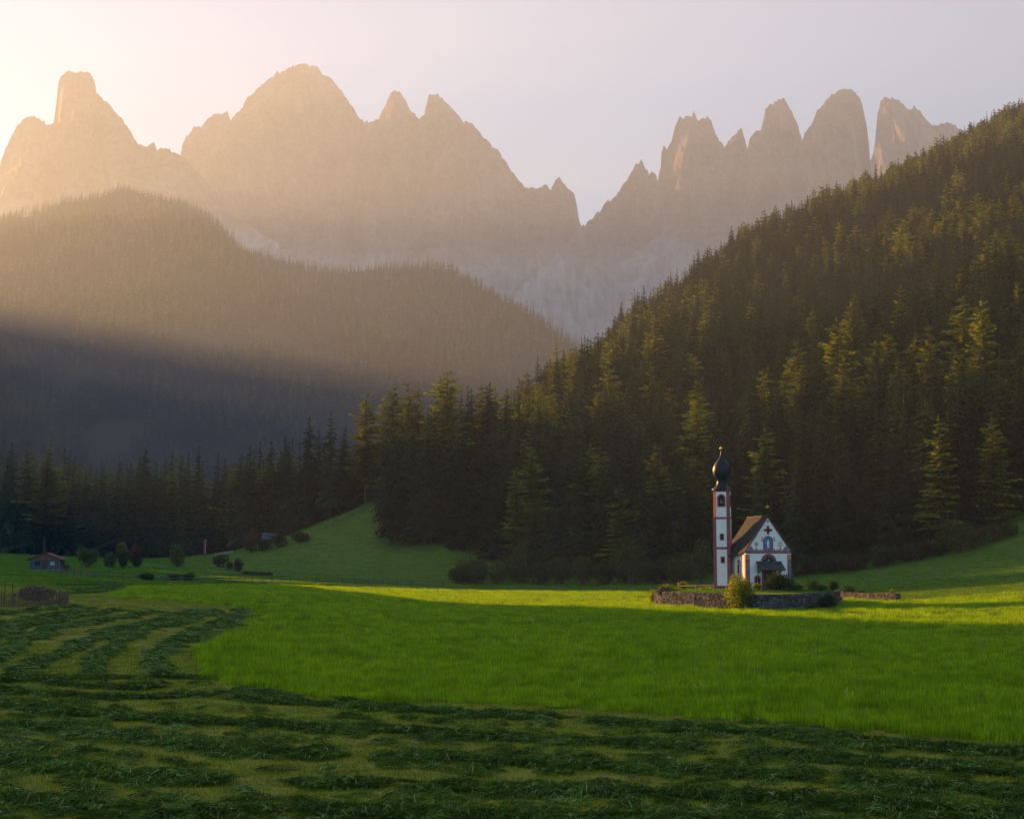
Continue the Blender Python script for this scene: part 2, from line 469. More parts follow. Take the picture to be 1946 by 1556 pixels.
mountain('mountain', [(-130, 520), (-60, 420), (0, 345), (20, 290), (45, 240), (60, 228), (85, 236), (88, 243), (107, 244), (110, 228), (114, 195), (117, 165), (120, 152), (126, 146), (135, 143),
    (142, 144), (150, 147), (154, 143), (166, 142), (172, 148), (178, 158), (182, 172), (183, 185), (200, 199), (215, 213), (230, 230), (240, 245), (255, 270), (262, 280), (272, 281), (280, 285), (292, 277), (298, 293),
    (306, 285), (320, 287), (335, 295), (350, 302), (380, 330), (430, 390), (520, 480)], 3900, 300, 101, 'mountain with a square-topped rock tower fading into the haze', jag=0.5)
mountain('mountain', [(230, 520), (290, 420), (335, 330), (350, 302), (353, 285), (360, 265), (372, 250), (387, 249), (396, 236), (405, 228), (420, 222), (434, 220), (440, 235), (455, 218), (462, 205), (470, 190), (490, 165), (505, 150), (520, 138), (533, 125),
    (550, 122), (565, 115), (578, 112), (590, 117), (603, 119), (620, 135), (645, 158), (660, 183), (672, 198), (680, 212), (690, 225), (697, 222), (705, 224), (720, 217), (727, 200), (734, 184), (742, 168), (750, 163), (760, 165), (770, 178),
    (780, 200), (790, 213), (797, 221), (806, 210), (810, 192), (814, 178), (820, 174), (832, 178), (842, 186), (850, 198), (860, 205), (868, 214), (880, 228), (895, 232), (908, 248), (920, 262), (945, 288), (957, 305), (970, 322), (985, 340), (997, 355),
    (1003, 357), (1010, 350), (1018, 353), (1030, 354), (1036, 347), (1042, 352), (1047, 358), (1056, 340), (1064, 334), (1070, 345), (1082, 356), (1092, 366), (1097, 385), (1101, 412), (1103, 423), (1112, 426), (1130, 450), (1180, 500), (1260, 580)],
    4500, 300, 202, 'broad domed rock massif with two pointed summits, highest of the range', jag=0.7)
mountain('mountain', [(1000, 600), (1060, 500), (1095, 440), (1110, 427), (1120, 420), (1135, 402), (1150, 385), (1160, 372), (1166, 370), (1185, 345), (1200, 324), (1210, 312), (1219, 302), (1226, 313), (1233, 330), (1240, 326), (1246, 330), (1250, 342), (1256, 318), (1257, 290), (1261, 276),
    (1266, 288), (1272, 278), (1278, 262), (1282, 242), (1290, 228), (1300, 231), (1310, 222), (1318, 219), (1328, 230), (1342, 224), (1350, 236), (1356, 252), (1362, 264), (1371, 278), (1380, 281), (1388, 272), (1398, 262), (1406, 254), (1411, 266), (1416, 288), (1421, 292), (1440, 320), (1500, 400), (1580, 500)],
    4350, 300, 303, 'jagged rock towers with thin pinnacles beside the deep notch', jag=1.0)
mountain('mountain', [(1330, 520), (1390, 360), (1419, 294), (1424, 270), (1432, 258), (1445, 248), (1452, 225), (1456, 208), (1465, 201), (1475, 196), (1483, 191), (1490, 189), (1496, 203), (1503, 214), (1512, 235), (1516, 252), (1522, 272), (1540, 330), (1600, 420), (1660, 520)],
    4250, 300, 404, 'blunt brown rock spire between the jagged towers and the rounded pillar', jag=0.6)
mountain('mountain', [(1450, 520), (1505, 340), (1520, 285), (1524, 268), (1530, 252), (1540, 240), (1546, 228), (1552, 210), (1562, 199), (1575, 181), (1588, 170), (1605, 163), (1618, 166), (1630, 176), (1638, 190), (1643, 215), (1648, 240), (1651, 262), (1654, 300), (1680, 400), (1740, 520)],
    4150, 300, 517, 'tall rounded rock pillar with sunlit ledges on its side', jag=0.3)
mountain('mountain', [(1600, 520), (1645, 350), (1660, 292), (1664, 265), (1668, 220), (1674, 196), (1684, 191), (1703, 192), (1712, 198), (1722, 207), (1731, 212), (1735, 205), (1744, 211), (1756, 226), (1770, 240), (1784, 238), (1800, 234), (1815, 240), (1850, 280), (1950, 360), (2100, 480)],
    4400, 300, 606, 'flat-topped rock buttress half hidden behind the forest ridge', jag=0.5)
# ------------------------------------------------------------------ trees
M['bark'] = mat_noise('bark', (0.045, 0.035, 0.026), (0.11, 0.085, 0.06), 3.0, 0.95, 0.6, 0.05, 'Object', (1, 1, 0.15))
M['spruce'] = mat_leaf('spruce_needles', (0.012, 0.030, 0.010), (0.036, 0.066, 0.016), (1.6, 1.4, 0.8), 0.22, 0.40, 0.5, island=0.35)
M['larch'] = mat_leaf('larch_needles', (0.08, 0.125, 0.012), (0.18, 0.21, 0.022), (1.7, 1.4, 0.6), 0.35, 0.35, 0.5, island=0.35)

def conifer(seed, h, radius, levels, nb, pairs, droop, sweep, rounded, z0, width=0.5, rag=0.25):
    """crown of drooping boughs, each a spine with side sprays, down a tapering trunk"""
    r = np.random.default_rng(seed)
    V = []; F = []
    for i in range(levels):
        q = (i + r.uniform(-0.3, 0.3)) / levels
        q = min(max(q, 0), 0.985)
        zl = h * (z0 + (1 - z0) * q); stp_ = h * (1 - z0) / levels
        R0 = radius * ((1 - q) ** rounded) * (0.55 + 0.45 * min(1, (q + 0.10) / 0.18))
        n = max(3, int(round(nb * (0.6 + 0.4 * (1 - q)))))
        a0 = r.uniform(0, 6.28)
        for b in range(n):
            a = a0 + 6.283 * b / n + r.normal(0, 0.22)
            L = R0 * (1 + r.normal(0, rag)); L = max(L, 0.18)
            ca, sa = math.cos(a), math.sin(a)
            z = min(zl + r.uniform(-1.1, 1.1) * stp_, 0.985 * h)
            dr = droop * (1 - 0.6 * q) + r.normal(0, 0.08)
            def P(s, side, dz):
                rad = L * s
                return (ca * rad - sa * side, sa * rad + ca * side, z + sweep * rad - dr * L * s ** 1.6 + 0.10 * L * s ** 4 + dz)
            for k in range(pairs):
                s0 = (k + 0.15) / pairs; s1 = (k + 1.35) / pairs
                w = width * L * (0.28 + 0.55 * (1 - s0)) * r.uniform(0.7, 1.25)
                hang = -0.10 * L - r.uniform(0.05, 0.28) * min(1.2, 0.3 * L + 0.2)
                for sd in (-1, 1):
                    m = len(V)
                    V += [P(s0 * 0.9, 0, 0.02), P(s0 + 0.10, sd * w * 0.55, hang * 0.4), P(s1, sd * w, hang), P(min(1, s0 + 0.3), 0, -0.01)]
                    F += [(m, m + 1, m + 2), (m, m + 2, m + 3)]
            m = len(V)
            V += [P(0.72, 0.06 * L, 0), P(0.72, -0.06 * L, 0), P(1.06, 0, 0.02)]
            F += [(m, m + 1, m + 2)]
    m = len(V)
    for k in range(4):
        a = k * 1.571 + 0.3
        V += [(0.16 * math.cos(a), 0.16 * math.sin(a), h * 0.955), (0.16 * math.cos(a + 1.2), 0.16 * math.sin(a + 1.2), h * 0.955), (0, 0, h * 1.012)]
        F += [(m + 3 * k, m + 3 * k + 1, m + 3 * k + 2)]
    return V, F
def trunk_vf(h, r0, seed):
    r = np.random.default_rng(seed)
    V = []; F = []; n = 7
    zs = [-0.8, 0.0, 0.25 * h, 0.6 * h, 0.97 * h]; rs = [r0 * 1.25, r0, r0 * 0.8, r0 * 0.45, 0.03]
    for z, q in zip(zs, rs):
        ox, oy = r.normal(0, 0.05, 2) if z > 0 else (0, 0)
        V += [(ox + q * math.cos(6.283 * i / n), oy + q * math.sin(6.283 * i / n), z) for i in range(n)]
    for j in range(len(zs) - 1):
        F += [(j * n + i, j * n + (i + 1) % n, (j + 1) * n + (i + 1) % n, (j + 1) * n + i) for i in range(n)]
    return V, F
def tree_kind(name, mat, seed, h, r0, **kw):
    cv, cf = conifer(seed, h, **kw)
    tv, tf = trunk_vf(h, r0, seed + 1)
    n = len(cv)
    both = mesh(name + '_whole', cv + tv, cf + [tuple(i + n for i in f) for f in tf], [mat, M['bark']], False, [0] * len(cf) + [1] * len(tf))
    return {'crown': mesh(name + '_crown', cv, cf, mat), 'trunk': mesh(name + '_trunk', tv, tf, M['bark'], True), 'whole': both, 'h': h}
HT = 26.0
SPRUCE = [tree_kind('spruce', M['spruce'], 40 + k, HT, 0.34, radius=rd, levels=40, nb=9, pairs=4, droop=dp, sweep=0.05, rounded=rn, z0=z0, width=0.5)
          for k, (rd, dp, rn, z0) in enumerate([(3.7, 0.46, 0.80, 0.05), (3.1, 0.56, 0.66, 0.08), (4.2, 0.42, 0.92, 0.03), (3.4, 0.52, 0.60, 0.14), (2.9, 0.66, 0.54, 0.10)])]
LARCH = [tree_kind('larch', M['larch'], 80 + k, HT, 0.32, radius=rd, levels=30, nb=8, pairs=4, droop=dp, sweep=0.16, rounded=rn, z0=z0, width=0.62, rag=0.34)
         for k, (rd, dp, rn, z0) in enumerate([(4.2, 0.22, 0.56, 0.12), (3.6, 0.30, 0.62, 0.18), (4.8, 0.26, 0.50, 0.08), (3.9, 0.18, 0.42, 0.24)])]
FAR = [tree_kind('far_spruce', M['spruce'], 120 + k, HT, 0.34, radius=2.9, levels=13, nb=6, pairs=2, droop=0.42, sweep=0.05, rounded=0.78, z0=0.06, width=0.62)['whole'] for k in range(3)]
FAR += [tree_kind('far_larch', M['larch'], 140 + k, HT, 0.34, radius=3.3, levels=12, nb=6, pairs=2, droop=0.2, sweep=0.14, rounded=0.58, z0=0.14, width=0.7, rag=0.35)['whole'] for k in range(2)]

def jitter_grid(x0, x1, y0, y1, s, r):
    xs = np.arange(x0, x1, s); ys = np.arange(y0, y1, s)
    A, B = np.meshgrid(xs, ys)
    return (A.ravel() + r.uniform(-0.46, 0.46, A.size) * s), (B.ravel() + r.uniform(-0.46, 0.46, B.size) * s)

# hillside on the right and the wooded knoll
tx, ty = jitter_grid(-75, 640, 270, 1330, 5.0, rng)
yr = np.interp(tx, RIDGE_R[:, 0], RIDGE_R[:, 1])
keep = forest_mask(tx, ty) & (ty < np.maximum(yr + 45, 470)) & (tx < 0.40 * ty + 12) & (rng.random(len(tx)) < 0.90 + 0.25 * fbm(tx / 30, ty / 30, 41, 2))
tx, ty = tx[keep], ty[keep]
tz = H(tx, ty)
th = np.clip(rng.normal(22.5, 4.6, len(tx)), 8, 33)
edge = ty - np.interp(tx, FE[:, 0], FE[:, 1])
patch = fbm(tx / 60, ty / 60, 77, 3)
tl = (rng.random(len(tx)) < np.clip(0.16 + 1.3 * patch, 0.03, 0.8))       # larch or spruce

# trees that stand out in the photograph: top pixel, height in metres, larch?, label
STANDOUT = [
    (850, 704, 30, 1, 'pale yellow-green larch with a broad pointed crown at the end of the forest crest'),
    (697, 728, 30, 1, 'leftmost of the pale larches on the wooded knoll above the grass slope'),
    (730, 732, 28, 1, 'slim pale larch second from the left on the wooded knoll'),
    (748, 728, 29, 1, 'pale larch in the middle of the row on the wooded knoll'),
    (777, 722, 30, 1, 'pale larch next to the rightmost on the wooded knoll'),
    (795, 724, 29, 1, 'rightmost pale larch of the row on the wooded knoll'),
    (629, 768, 30, 0, 'tall thin spruce rising alone at the left end of the wooded knoll'),
    (930, 654, 27, 0, 'dark pointed spruce on the skyline right of the pale broad larch'),
    (896, 676, 25, 0, 'ragged thin spruce on the skyline beside the pale broad larch'),
    (1005, 622, 27, 0, 'dark spruce on the skyline above the larch-rich slope'),
    (1130, 574, 26, 0, 'dark skyline spruce left of the steep part of the forest crest'),
    (1245, 597, 31, 1, 'large golden-green larch with a wide lit crown on the middle slope'),
    (1135, 640, 29, 1, 'golden larch leaning left below the skyline at mid forest'),
    (1165, 632, 28, 1, 'golden larch right of its leaning neighbour below the skyline'),
    (1032, 720, 26, 1, 'yellow-green larch standing clear of dark spruces in the lower forest'),
    (938, 785, 26, 1, 'pale rounded larch low in the forest left of the chapel'),
    (1800, 395, 33, 1, 'big sunlit larch with a bent crown high on the right slope'),
    (1864, 386, 31, 1, 'tall narrow sunlit larch right of the bent-crowned larch'),
    (1895, 390, 29, 1, 'sunlit larch close to the picture edge high on the right slope'),
    (1700, 540, 32, 1, 'large sunlit larch pair-like crown in the dark upper forest'),
    (1620, 572, 30, 1, 'narrow sunlit larch right of the dense golden clump'),
    (1590, 600, 33, 1, 'dense golden larch with a broad skirt in the middle of the slope'),
    (1765, 615, 29, 1, 'sunlit larch below the big crown in the dark right forest'),
    (1866, 570, 31, 1, 'sunlit bushy larch in the dark forest toward the picture edge'),
    (1830, 560, 28, 1, 'dim larch left of the bushy one toward the picture edge'),
    (1770, 318, 26, 1, 'pale yellow larch just under the skyline of the right slope'),
    (1705, 360, 28, 1, 'soft pale larch below the skyline near the flat-topped buttress'),
    (1630, 372, 27, 1, 'pale triangular larch in the upper forest under the rounded pillar'),
    (1493, 362, 23, 0, 'dark spiky spruce standing proud of the skyline'),
    (1902, 745, 25, 0, 'lone lit spruce tip in the dark right forest'),
    (1448, 752, 26, 0, 'lit spruce above the chapel tower'),
    (1403, 880, 19, 1, 'small orange-lit larch directly behind the onion dome'),
    (1535, 872, 27, 0, 'spruce with lit flank right of the chapel tower'),
    (1560, 800, 27, 0, 'spruce with a broad lit top above the chapel roof star'),
]
sx, sy = [], []
stand = []
for (u, v, h, la, lab) in STANDOUT:
    d = ray(u, v); d = d / d[1]
    Yc = np.linspace(300, 1350, 4200)
    xc = d[0] * Yc
    ok = forest_mask(xc, Yc)
    gap = np.abs(CAMZ + d[2] * Yc - (H(xc, Yc) + h)) / Yc + np.where(ok, 0, 9)
    k = int(np.argmin(gap))
    stand.append((xc[k], Yc[k], Hs(xc[k], Yc[k]), h, la, lab))
for (x, y, z, h, la, lab) in stand:
    # a few metres of room in front of a tree that shows whole
    near = (np.hypot(tx - x, ty - y) > 4.5) & ~((np.abs(tx - x * ty / y) < 3.2) & (ty < y) & (ty > y - 16))
    tx, ty, tz, th, tl = tx[near], ty[near], tz[near], th[near], tl[near]

def plant(name, x, y, z, h, kinds, k, label, cat, group, r):
    kd = kinds[k % len(kinds)]
    s = h / kd['h']
    w = s * r.uniform(0.82, 1.3)
    e = empty(name, (x, y, z - 0.15), r.uniform(0, 6.28))
    e.scale = (w, w, s)
    tag(e, label, cat, group)
    link('crown', kd['crown'], e)
    link('trunk', kd['trunk'], e)
    return e

order = np.argsort(ty)
sky_v = np.full(2600, 3000.0)
LIMIT = {0: 215, 1: 85 }
used = {0: 0, 1: 0}
single = np.zeros(len(tx), bool)
ptu, ptv = project(tx, ty, tz + th)
for i in order:
    u = int(ptu[i] + 300)
    if not (285 < u < 2265): continue
    wpx = max(2, int(1.1 / ty[i] * FPX))
    s = sky_v[max(0, u - wpx):u + wpx]
    if ptv[i] < s.min() - 6:
        k = int(tl[i])
        if used[k] < LIMIT[k]:
            used[k] += 1; single[i] = True
    hw = max(2, int(2.2 / ty[i] * FPX)); yv = ptv[i] + 0.30 * th[i] / ty[i] * FPX
    sky_v[max(0, u - hw):u + hw] = np.minimum(sky_v[max(0, u - hw):u + hw], yv)
tr = np.random.default_rng(99)
EDGE_Y = lambda x: np.interp(x, FE[:, 0], FE[:, 1])
def zone_label(u, k, h, x, y):
    size = 'tall ' if h > 25.5 else 'short ' if h < 18.5 else ''
    kind = size + ('olive-green larch' if k else 'dark green spruce')
    row = 'at the edge' if y - EDGE_Y(x) < 16 else 'behind the edge'
    if u < 725: return kind + ' in the stand on the knoll above the grass slope'
    for lim, place in ((900, 'above the grass beside the knoll'), (1080, 'above the left half of the leafy thicket'), (1250, 'above the right half of the leafy thicket'), (1370, 'just left of the chapel tower'), (1530, 'right behind the chapel'),
                       (1720, 'above the low stone wall'), (1860, 'above the large rounded bush'), (9999, 'near the right end of the grass slope')):
        if u < lim: return kind + ' ' + row + ' ' + place
for i in np.where(single)[0]:
    k = int(tl[i])
    lab = zone_label(ptu[i], k, th[i], tx[i], ty[i])
    plant('larch_tree' if k else 'spruce_tree', tx[i], ty[i], tz[i], th[i], LARCH if k else SPRUCE, int(tr.integers(0, 60)), lab, 'tree', 'larches of the hillside forest' if k else 'spruces of the hillside forest', tr)
for (x, y, z, h, la, lab) in stand:
    plant('larch_tree' if la else 'spruce_tree', x, y, z, h, LARCH if la else SPRUCE, int(tr.integers(0, 60)), lab, 'tree', 'larches of the hillside forest' if la else 'spruces of the hillside forest', tr)

rest = ~single
n = int(rest.sum())
KIN = [k['whole'] for k in SPRUCE + LARCH]
idx = np.where(tl[rest], 5 + tr.integers(0, 4, n), tr.integers(0, 5, n))
s = th[rest] / HT; w = s * tr.uniform(0.82, 1.3, n)
o = scatter('hillside_forest', np.stack([tx[rest], ty[rest], tz[rest] - 0.2], 1), np.stack([0 * s, 0 * s, tr.uniform(0, 6.28, n)], 1), np.stack([w, w, s], 1), idx, KIN)
tag(o, 'upper mass of spruce and larch forest on the right hillside', 'forest', kind='stuff')

# dark stand at the foot of the left hill, then the far wooded hills
lx, ly = jitter_grid(-330, -40, 395, 700, 5.4, rng)
keep = forest_mask(lx, ly) & (lx > -0.40 * ly - 10) & (lx < np.interp(ly, [395, 700], [-62, -30]))
lx, ly = lx[keep], ly[keep]
lz = H(lx, ly); lh = np.clip(rng.normal(26, 3.5, len(lx)), 15, 33)
pu, pv = project(lx, ly, lz + lh)
sky_v[:] = 3000
single = np.zeros(len(lx), bool); cnt = 0
for i in np.argsort(ly):
    u = int(pu[i] + 300)
    if not (290 < u < 900): continue
    if pv[i] < sky_v[max(0, u - 8):u + 8].min() - 4 and cnt < 70:
        single[i] = True; cnt += 1
    sky_v[max(0, u - 13):u + 13] = np.minimum(sky_v[max(0, u - 13):u + 13], pv[i] + 25)
for i in np.where(single)[0]:
    k = int(tr.random() < 0.15)
    plant('larch_tree' if k else 'spruce_tree', lx[i], ly[i], lz[i], lh[i], LARCH if k else SPRUCE, int(tr.integers(0, 60)),
          ('tall ' if lh[i] > 28.5 else 'short ' if lh[i] < 23 else '') + ('shadowed larch' if k else 'shadowed spruce') + (' in the dark stand behind the hut' if pu[i] < 150 else ' in the dark stand behind the leafy trees' if pu[i] < 370 else ' in the dark stand behind the red flag' if pu[i] < 470 else ' in the dark stand behind the barns'), 'tree', 'trees of the dark stand', tr)
rest = ~single
bx, by = jitter_grid(-1500, 520, 700, 3900, 8.2, rng)
keep = (bx > -0.385 * by - 20) & (bx < 0.07 * by + 30) & forest_mask(bx, by)
zz = H(bx, by)
keep &= (by < np.interp(bx, CREST_A[0], CREST_A[1]) + 40) & (fbm(bx / 130, by / 200, 88, 3) < 0.44)
bx, by = bx[keep], by[keep]
bz = H(bx, by); bh = np.clip(rng.normal(22, 5.0, len(bx)) * (1 + 0.55 * fbm(bx / 70, by / 70, 91, 3)), 7, 36)
fx = np.concatenate([lx[rest], bx]); fy = np.concatenate([ly[rest], by]); fz = np.concatenate([lz[rest], bz]); fh = np.concatenate([lh[rest], bh])
n = len(fx)
idx = np.where(tr.random(n) < np.clip(0.2 + 1.2 * fbm(fx / 110, fy / 110, 93, 3), 0.02, 0.8), 3 + tr.integers(0, 2, n), tr.integers(0, 3, n))
s = fh / HT; w = s * tr.uniform(0.9, 1.25, n)
o = scatter('far_forest', np.stack([fx, fy, fz - 0.2], 1), np.stack([0 * s, 0 * s, tr.uniform(0, 6.28, n)], 1), np.stack([w, w, s], 1), idx, FAR)
tag(o, 'hazy wooded hills rising behind the dark stand', 'forest', kind='stuff')
print('TREES', used, 'far', n)
# ------------------------------------------------------------------ chapel
M['plaster'] = mat_noise('white_plaster', (0.78, 0.77, 0.75), (0.87, 0.86, 0.84), 1.2, 0.9, 0.15, 0.02)
M['red_paint'] = mat_noise('dusky_red_paint', (0.26, 0.075, 0.075), (0.34, 0.11, 0.105), 1.5, 0.9, 0.1, 0.02)
M['slate'] = mat_noise('dark_shingle', (0.035, 0.038, 0.042), (0.085, 0.080, 0.075), 2.2, 0.75, 0.4, 0.03)
M['weathered_shaded'] = mat_noise('weathered_shaded_shingle', (0.024, 0.023, 0.021), (0.055, 0.049, 0.042), 2.0, 0.85, 0.4, 0.03, island=0.4)  # dark base carries the tower's shadow over the whole roof
M['copper'] = mat_noise('dark_dome_metal', (0.006, 0.012, 0.018), (0.016, 0.024, 0.030), 2.5, 0.42, 0.05, 0.01)
M['black_pane'] = mat_noise('dark_pane', (0.008, 0.008, 0.010), (0.02, 0.02, 0.022), 3, 0.25)
M['dark_wood'] = mat_noise('dark_wood', (0.05, 0.03, 0.022), (0.10, 0.06, 0.04), 4, 0.8, 0.3, 0.02, 'Object', (1, 1, 0.2))
M['door_red'] = mat_noise('red_brown_door', (0.13, 0.035, 0.03), (0.19, 0.06, 0.045), 4, 0.7)
M['gold'], _nt, _b = material('gilding', 0.35)
_b.inputs['Base Color'].default_value = (0.75, 0.50, 0.12, 1); _b.inputs['Metallic'].default_value = 0.8
M['ochre'] = mat_noise('ochre_paint', (0.45, 0.22, 0.07), (0.60, 0.33, 0.12), 3, 0.9)
M['blue_paint'] = mat_noise('blue_fresco', (0.03, 0.13, 0.30), (0.08, 0.26, 0.45), 2.5, 0.9)
M['pale_paint'] = mat_noise('pale_figure_paint', (0.55, 0.50, 0.42), (0.75, 0.72, 0.66), 4, 0.9)
M['grey_paint'] = mat_noise('grey_violet_paint', (0.17, 0.16, 0.24), (0.26, 0.22, 0.30), 3, 0.9)
M['bronze'] = mat_noise('bell_bronze', (0.10, 0.07, 0.03), (0.18, 0.13, 0.05), 3, 0.5)

FAC = at_depth(1461.5, 1119, 190.0)                 # middle of the facade at the ground
TILT = R(9.3)
chapel = empty('chapel', FAC, TILT)
tag(chapel, 'small white chapel with dusky red trim, steep shingled roof and slender onion-domed tower', 'chapel')
HW, WH, AP, LEN = 3.03, 4.72, 9.25, 8.0
# nave walls: facade with gable, two sides, back
n = MB()
n.prism([(-HW, -1.2), (HW, -1.2), (HW, WH), (0, AP - 0.18), (-HW, WH)], 0.0, 0.45)
n.prism([(-HW, -1.2), (HW, -1.2), (HW, WH - 0.3), (0, AP - 0.5), (-HW, WH - 0.3)], LEN - 0.45, LEN)
n.box(-HW, -HW + 0.45, 0.45, LEN - 0.45, -1.2, WH - 0.25); n.box(HW - 0.45, HW, 0.45, LEN - 0.45, -1.2, WH - 0.25)
nave = n.build('nave', M['plaster'], chapel)

# roof: steep shingled sides that flare out more and more toward the back
def roof_side(sgn):
    rows, cols = 26, 17
    V = []; F = []
    for j in range(cols):
        y = -0.12 + (LEN + 0.35) * j / (cols - 1)
        fl = min(1.0, max(0.0, (y - 0.3) / 5.0))
        ex, ez = HW + 0.12 + 0.80 * fl, WH + 0.02 - 0.62 * fl
        for i in range(rows):
            t = i / (rows - 1)
            bx = (HW + 0.12) * t; bz = AP + 0.10 - (AP + 0.08 - WH) * t
            k = max(0, (t - 0.62) / 0.38) ** 1.7
            x = bx + (ex - HW - 0.12) * k; z = bz + (ez - (WH + 0.02)) * k * 0.9 + 0.20 * fl * max(0, math.sin(math.pi * min(1, max(0, (t - 0.55) / 0.45))))
            V.append((sgn * x, y, z))
    n0 = len(V)
    V += [(v[0] - sgn * 0.03, v[1], v[2] - 0.14) for v in V]
    for j in range(cols - 1):
        for i in range(rows - 1):
            a = j * rows + i
            F.append((a, a + 1, a + rows + 1, a + rows)); F.append((a + n0, a + rows + n0, a + rows + 1 + n0, a + 1 + n0))
    for j in range(cols - 1):
        a = j * rows + rows - 1
        F.append((a, a + n0, a + rows + n0, a + rows))
    for i in range(rows - 1):
        F.append((i, i + n0, i + 1 + n0, i + 1)); a = (cols - 1) * rows + i
        F.append((a, a + 1, a + 1 + n0, a + n0))
    return V, F
V_, F_ = roof_side(-1); mb = MB(); mb.add(V_, F_)
roof_l = mb.build('roof', M['weathered_shaded'], chapel)
# courses of shingles: thin overlapping strips following the slope
def courses(sgn, parent):
    Vr, _ = roof_side(sgn); rows, cols = 26, 17
    mb = MB(); rr = random.Random(5)
    for i in range(rows - 1):
        for j in range(cols - 1):
            for h in range(2):
                a = Vector(Vr[j * rows + i]).lerp(Vector(Vr[(j + 1) * rows + i]), h * 0.5 + 0.02); b = Vector(Vr[j * rows + i]).lerp(Vector(Vr[(j + 1) * rows + i]), h * 0.5 + 0.48)
                c = Vector(Vr[j * rows + i + 1]).lerp(Vector(Vr[(j + 1) * rows + i + 1]), h * 0.5 + 0.48); d = Vector(Vr[j * rows + i + 1]).lerp(Vector(Vr[(j + 1) * rows + i + 1]), h * 0.5 + 0.02)
                nrm = (b - a).cross(d - a).normalized()
                if nrm.z < 0: nrm = -nrm
                lift = 0.035 + rr.uniform(0, 0.02)
                k = rr.uniform(0.0, 0.05)
                mb.hull([a + nrm * 0.004, b + nrm * 0.004, c + nrm * 0.004 + (c - b) * k, d + nrm * 0.004 + (d - a) * k], [a + nrm * 0.012, b + nrm * 0.012, c + nrm * lift + (c - b) * k, d + nrm * lift + (d - a) * k])
    o = mb.build('shingles', M['weathered_shaded'], parent); o['kind'] = 'stuff'
courses(-1, roof_l)
V_, F_ = roof_side(1); mb = MB(); mb.add(V_, F_)
roof_r = mb.build('roof', M['weathered_shaded'], chapel); courses(1, roof_r)
for s in (-1, 1):                                     # barge boards along the gable
    a = Vector((s * (HW + 0.16), -0.16, WH - 0.02)); b = Vector((0, -0.16, AP + 0.06))
    MB().prism([(s * (HW + 0.2), WH - 0.10), (0, AP - 0.02), (0, AP + 0.16), (s * (HW + 0.2), WH + 0.08)], -0.19, -0.125).build('barge_board', M['door_red'], chapel)
r_ = MB(); r_.box(-0.12, 0.12, -0.18, LEN + 0.25, AP + 0.10, AP + 0.2); r_.build('ridge_cap', M['slate'], chapel)
# gilded star on a rod
st = MB(); st.tube((0, 0.05, AP + 0.1), (0, 0.05, AP + 1.15), 0.03)
star = st.build('finial_rod', M['slate'], chapel)
st = MB()
for k in range(8):
    a = k * math.pi / 4; L = 0.42 if k % 2 == 0 else 0.30
    st.tube((0, 0.05, AP + 1.25), (L * math.sin(a), 0.05, AP + 1.25 + L * math.cos(a)), 0.05, 0.008, 5)
st.build('gilded_star', M['gold'], star)

def arch(cx, z0, w, h, k=10):
    """outline of a round-headed opening"""
    r = w / 2
    return [(cx - r, z0), (cx + r, z0)] + [(cx + r * math.cos(math.pi * i / k), z0 + h - r + r * math.sin(math.pi * i / k)) for i in range(0, k + 1)]
def ringf(mb, outer, inner, y0, y1):
    """flat frame between two outlines of equal count"""
    n = len(outer); V = []; F = []
    for y in (y0, y1):
        V += [(p[0], y, p[1]) for p in outer] + [(p[0], y, p[1]) for p in inner]
    for i in range(n):
        j = (i + 1) % n
        F += [(i, j, n + j, n + i), (2 * n + i, 3 * n + i, 3 * n + j, 2 * n + j), (i, 2 * n + i, 2 * n + j, j), (n + i, n + j, 3 * n + j, 3 * n + i)]
    mb.add(V, F)
D1 = -0.03
for s in (-1, 1):                                     # corner pilasters with ochre capitals
    p = MB(); p.box(min(s * 3.05, s * 2.52), max(s * 3.05, s * 2.52), D1, 0.5, -1.2, 4.40); pil = p.build('pilaster', M['red_paint'], chapel)
    p = MB(); p.box(min(s * 2.98, s * 2.60), max(s * 2.98, s * 2.60), D1 - 0.03, D1 - 0.002, 3.75, 4.36); p.build('capital', M['ochre'], pil)
    p = MB(); p.box(min(s * 2.92, s * 2.66), max(s * 2.92, s * 2.66), D1 - 0.02, D1 - 0.002, 0.9, 3.5); p.build('pilaster_panel', M['grey_paint'], pil)
    # scroll at the corner of the gable
    sc = MB(); sc.prism([(s * 2.72, 4.92), (s * 1.95, 4.92), (s * 2.05, 5.15), (s * 2.25, 5.45), (s * 2.45, 5.42)], -0.025, 0.003); sc.build('gable_scroll', M['grey_paint'], chapel)
p = MB(); p.box(-2.99, 2.99, -0.05, 0.002, 4.54, 4.90); band = p.build('cornice', M['red_paint'], chapel)
p = MB(); p.box(-3.05, 3.05, -0.075, -0.052, 4.66, 4.76); p.build('cornice_line', M['grey_paint'], band)
for k in range(10):
    x = -2.0 + k * 0.30 if k < 5 else 0.80 + (k - 5) * 0.30
    p = MB(); p.box(x - 0.06, x + 0.06, -0.04, 0.002, 4.902, 5.06 + 0.05 * (k % 2)); p.build('dentil', M['red_paint'], band)
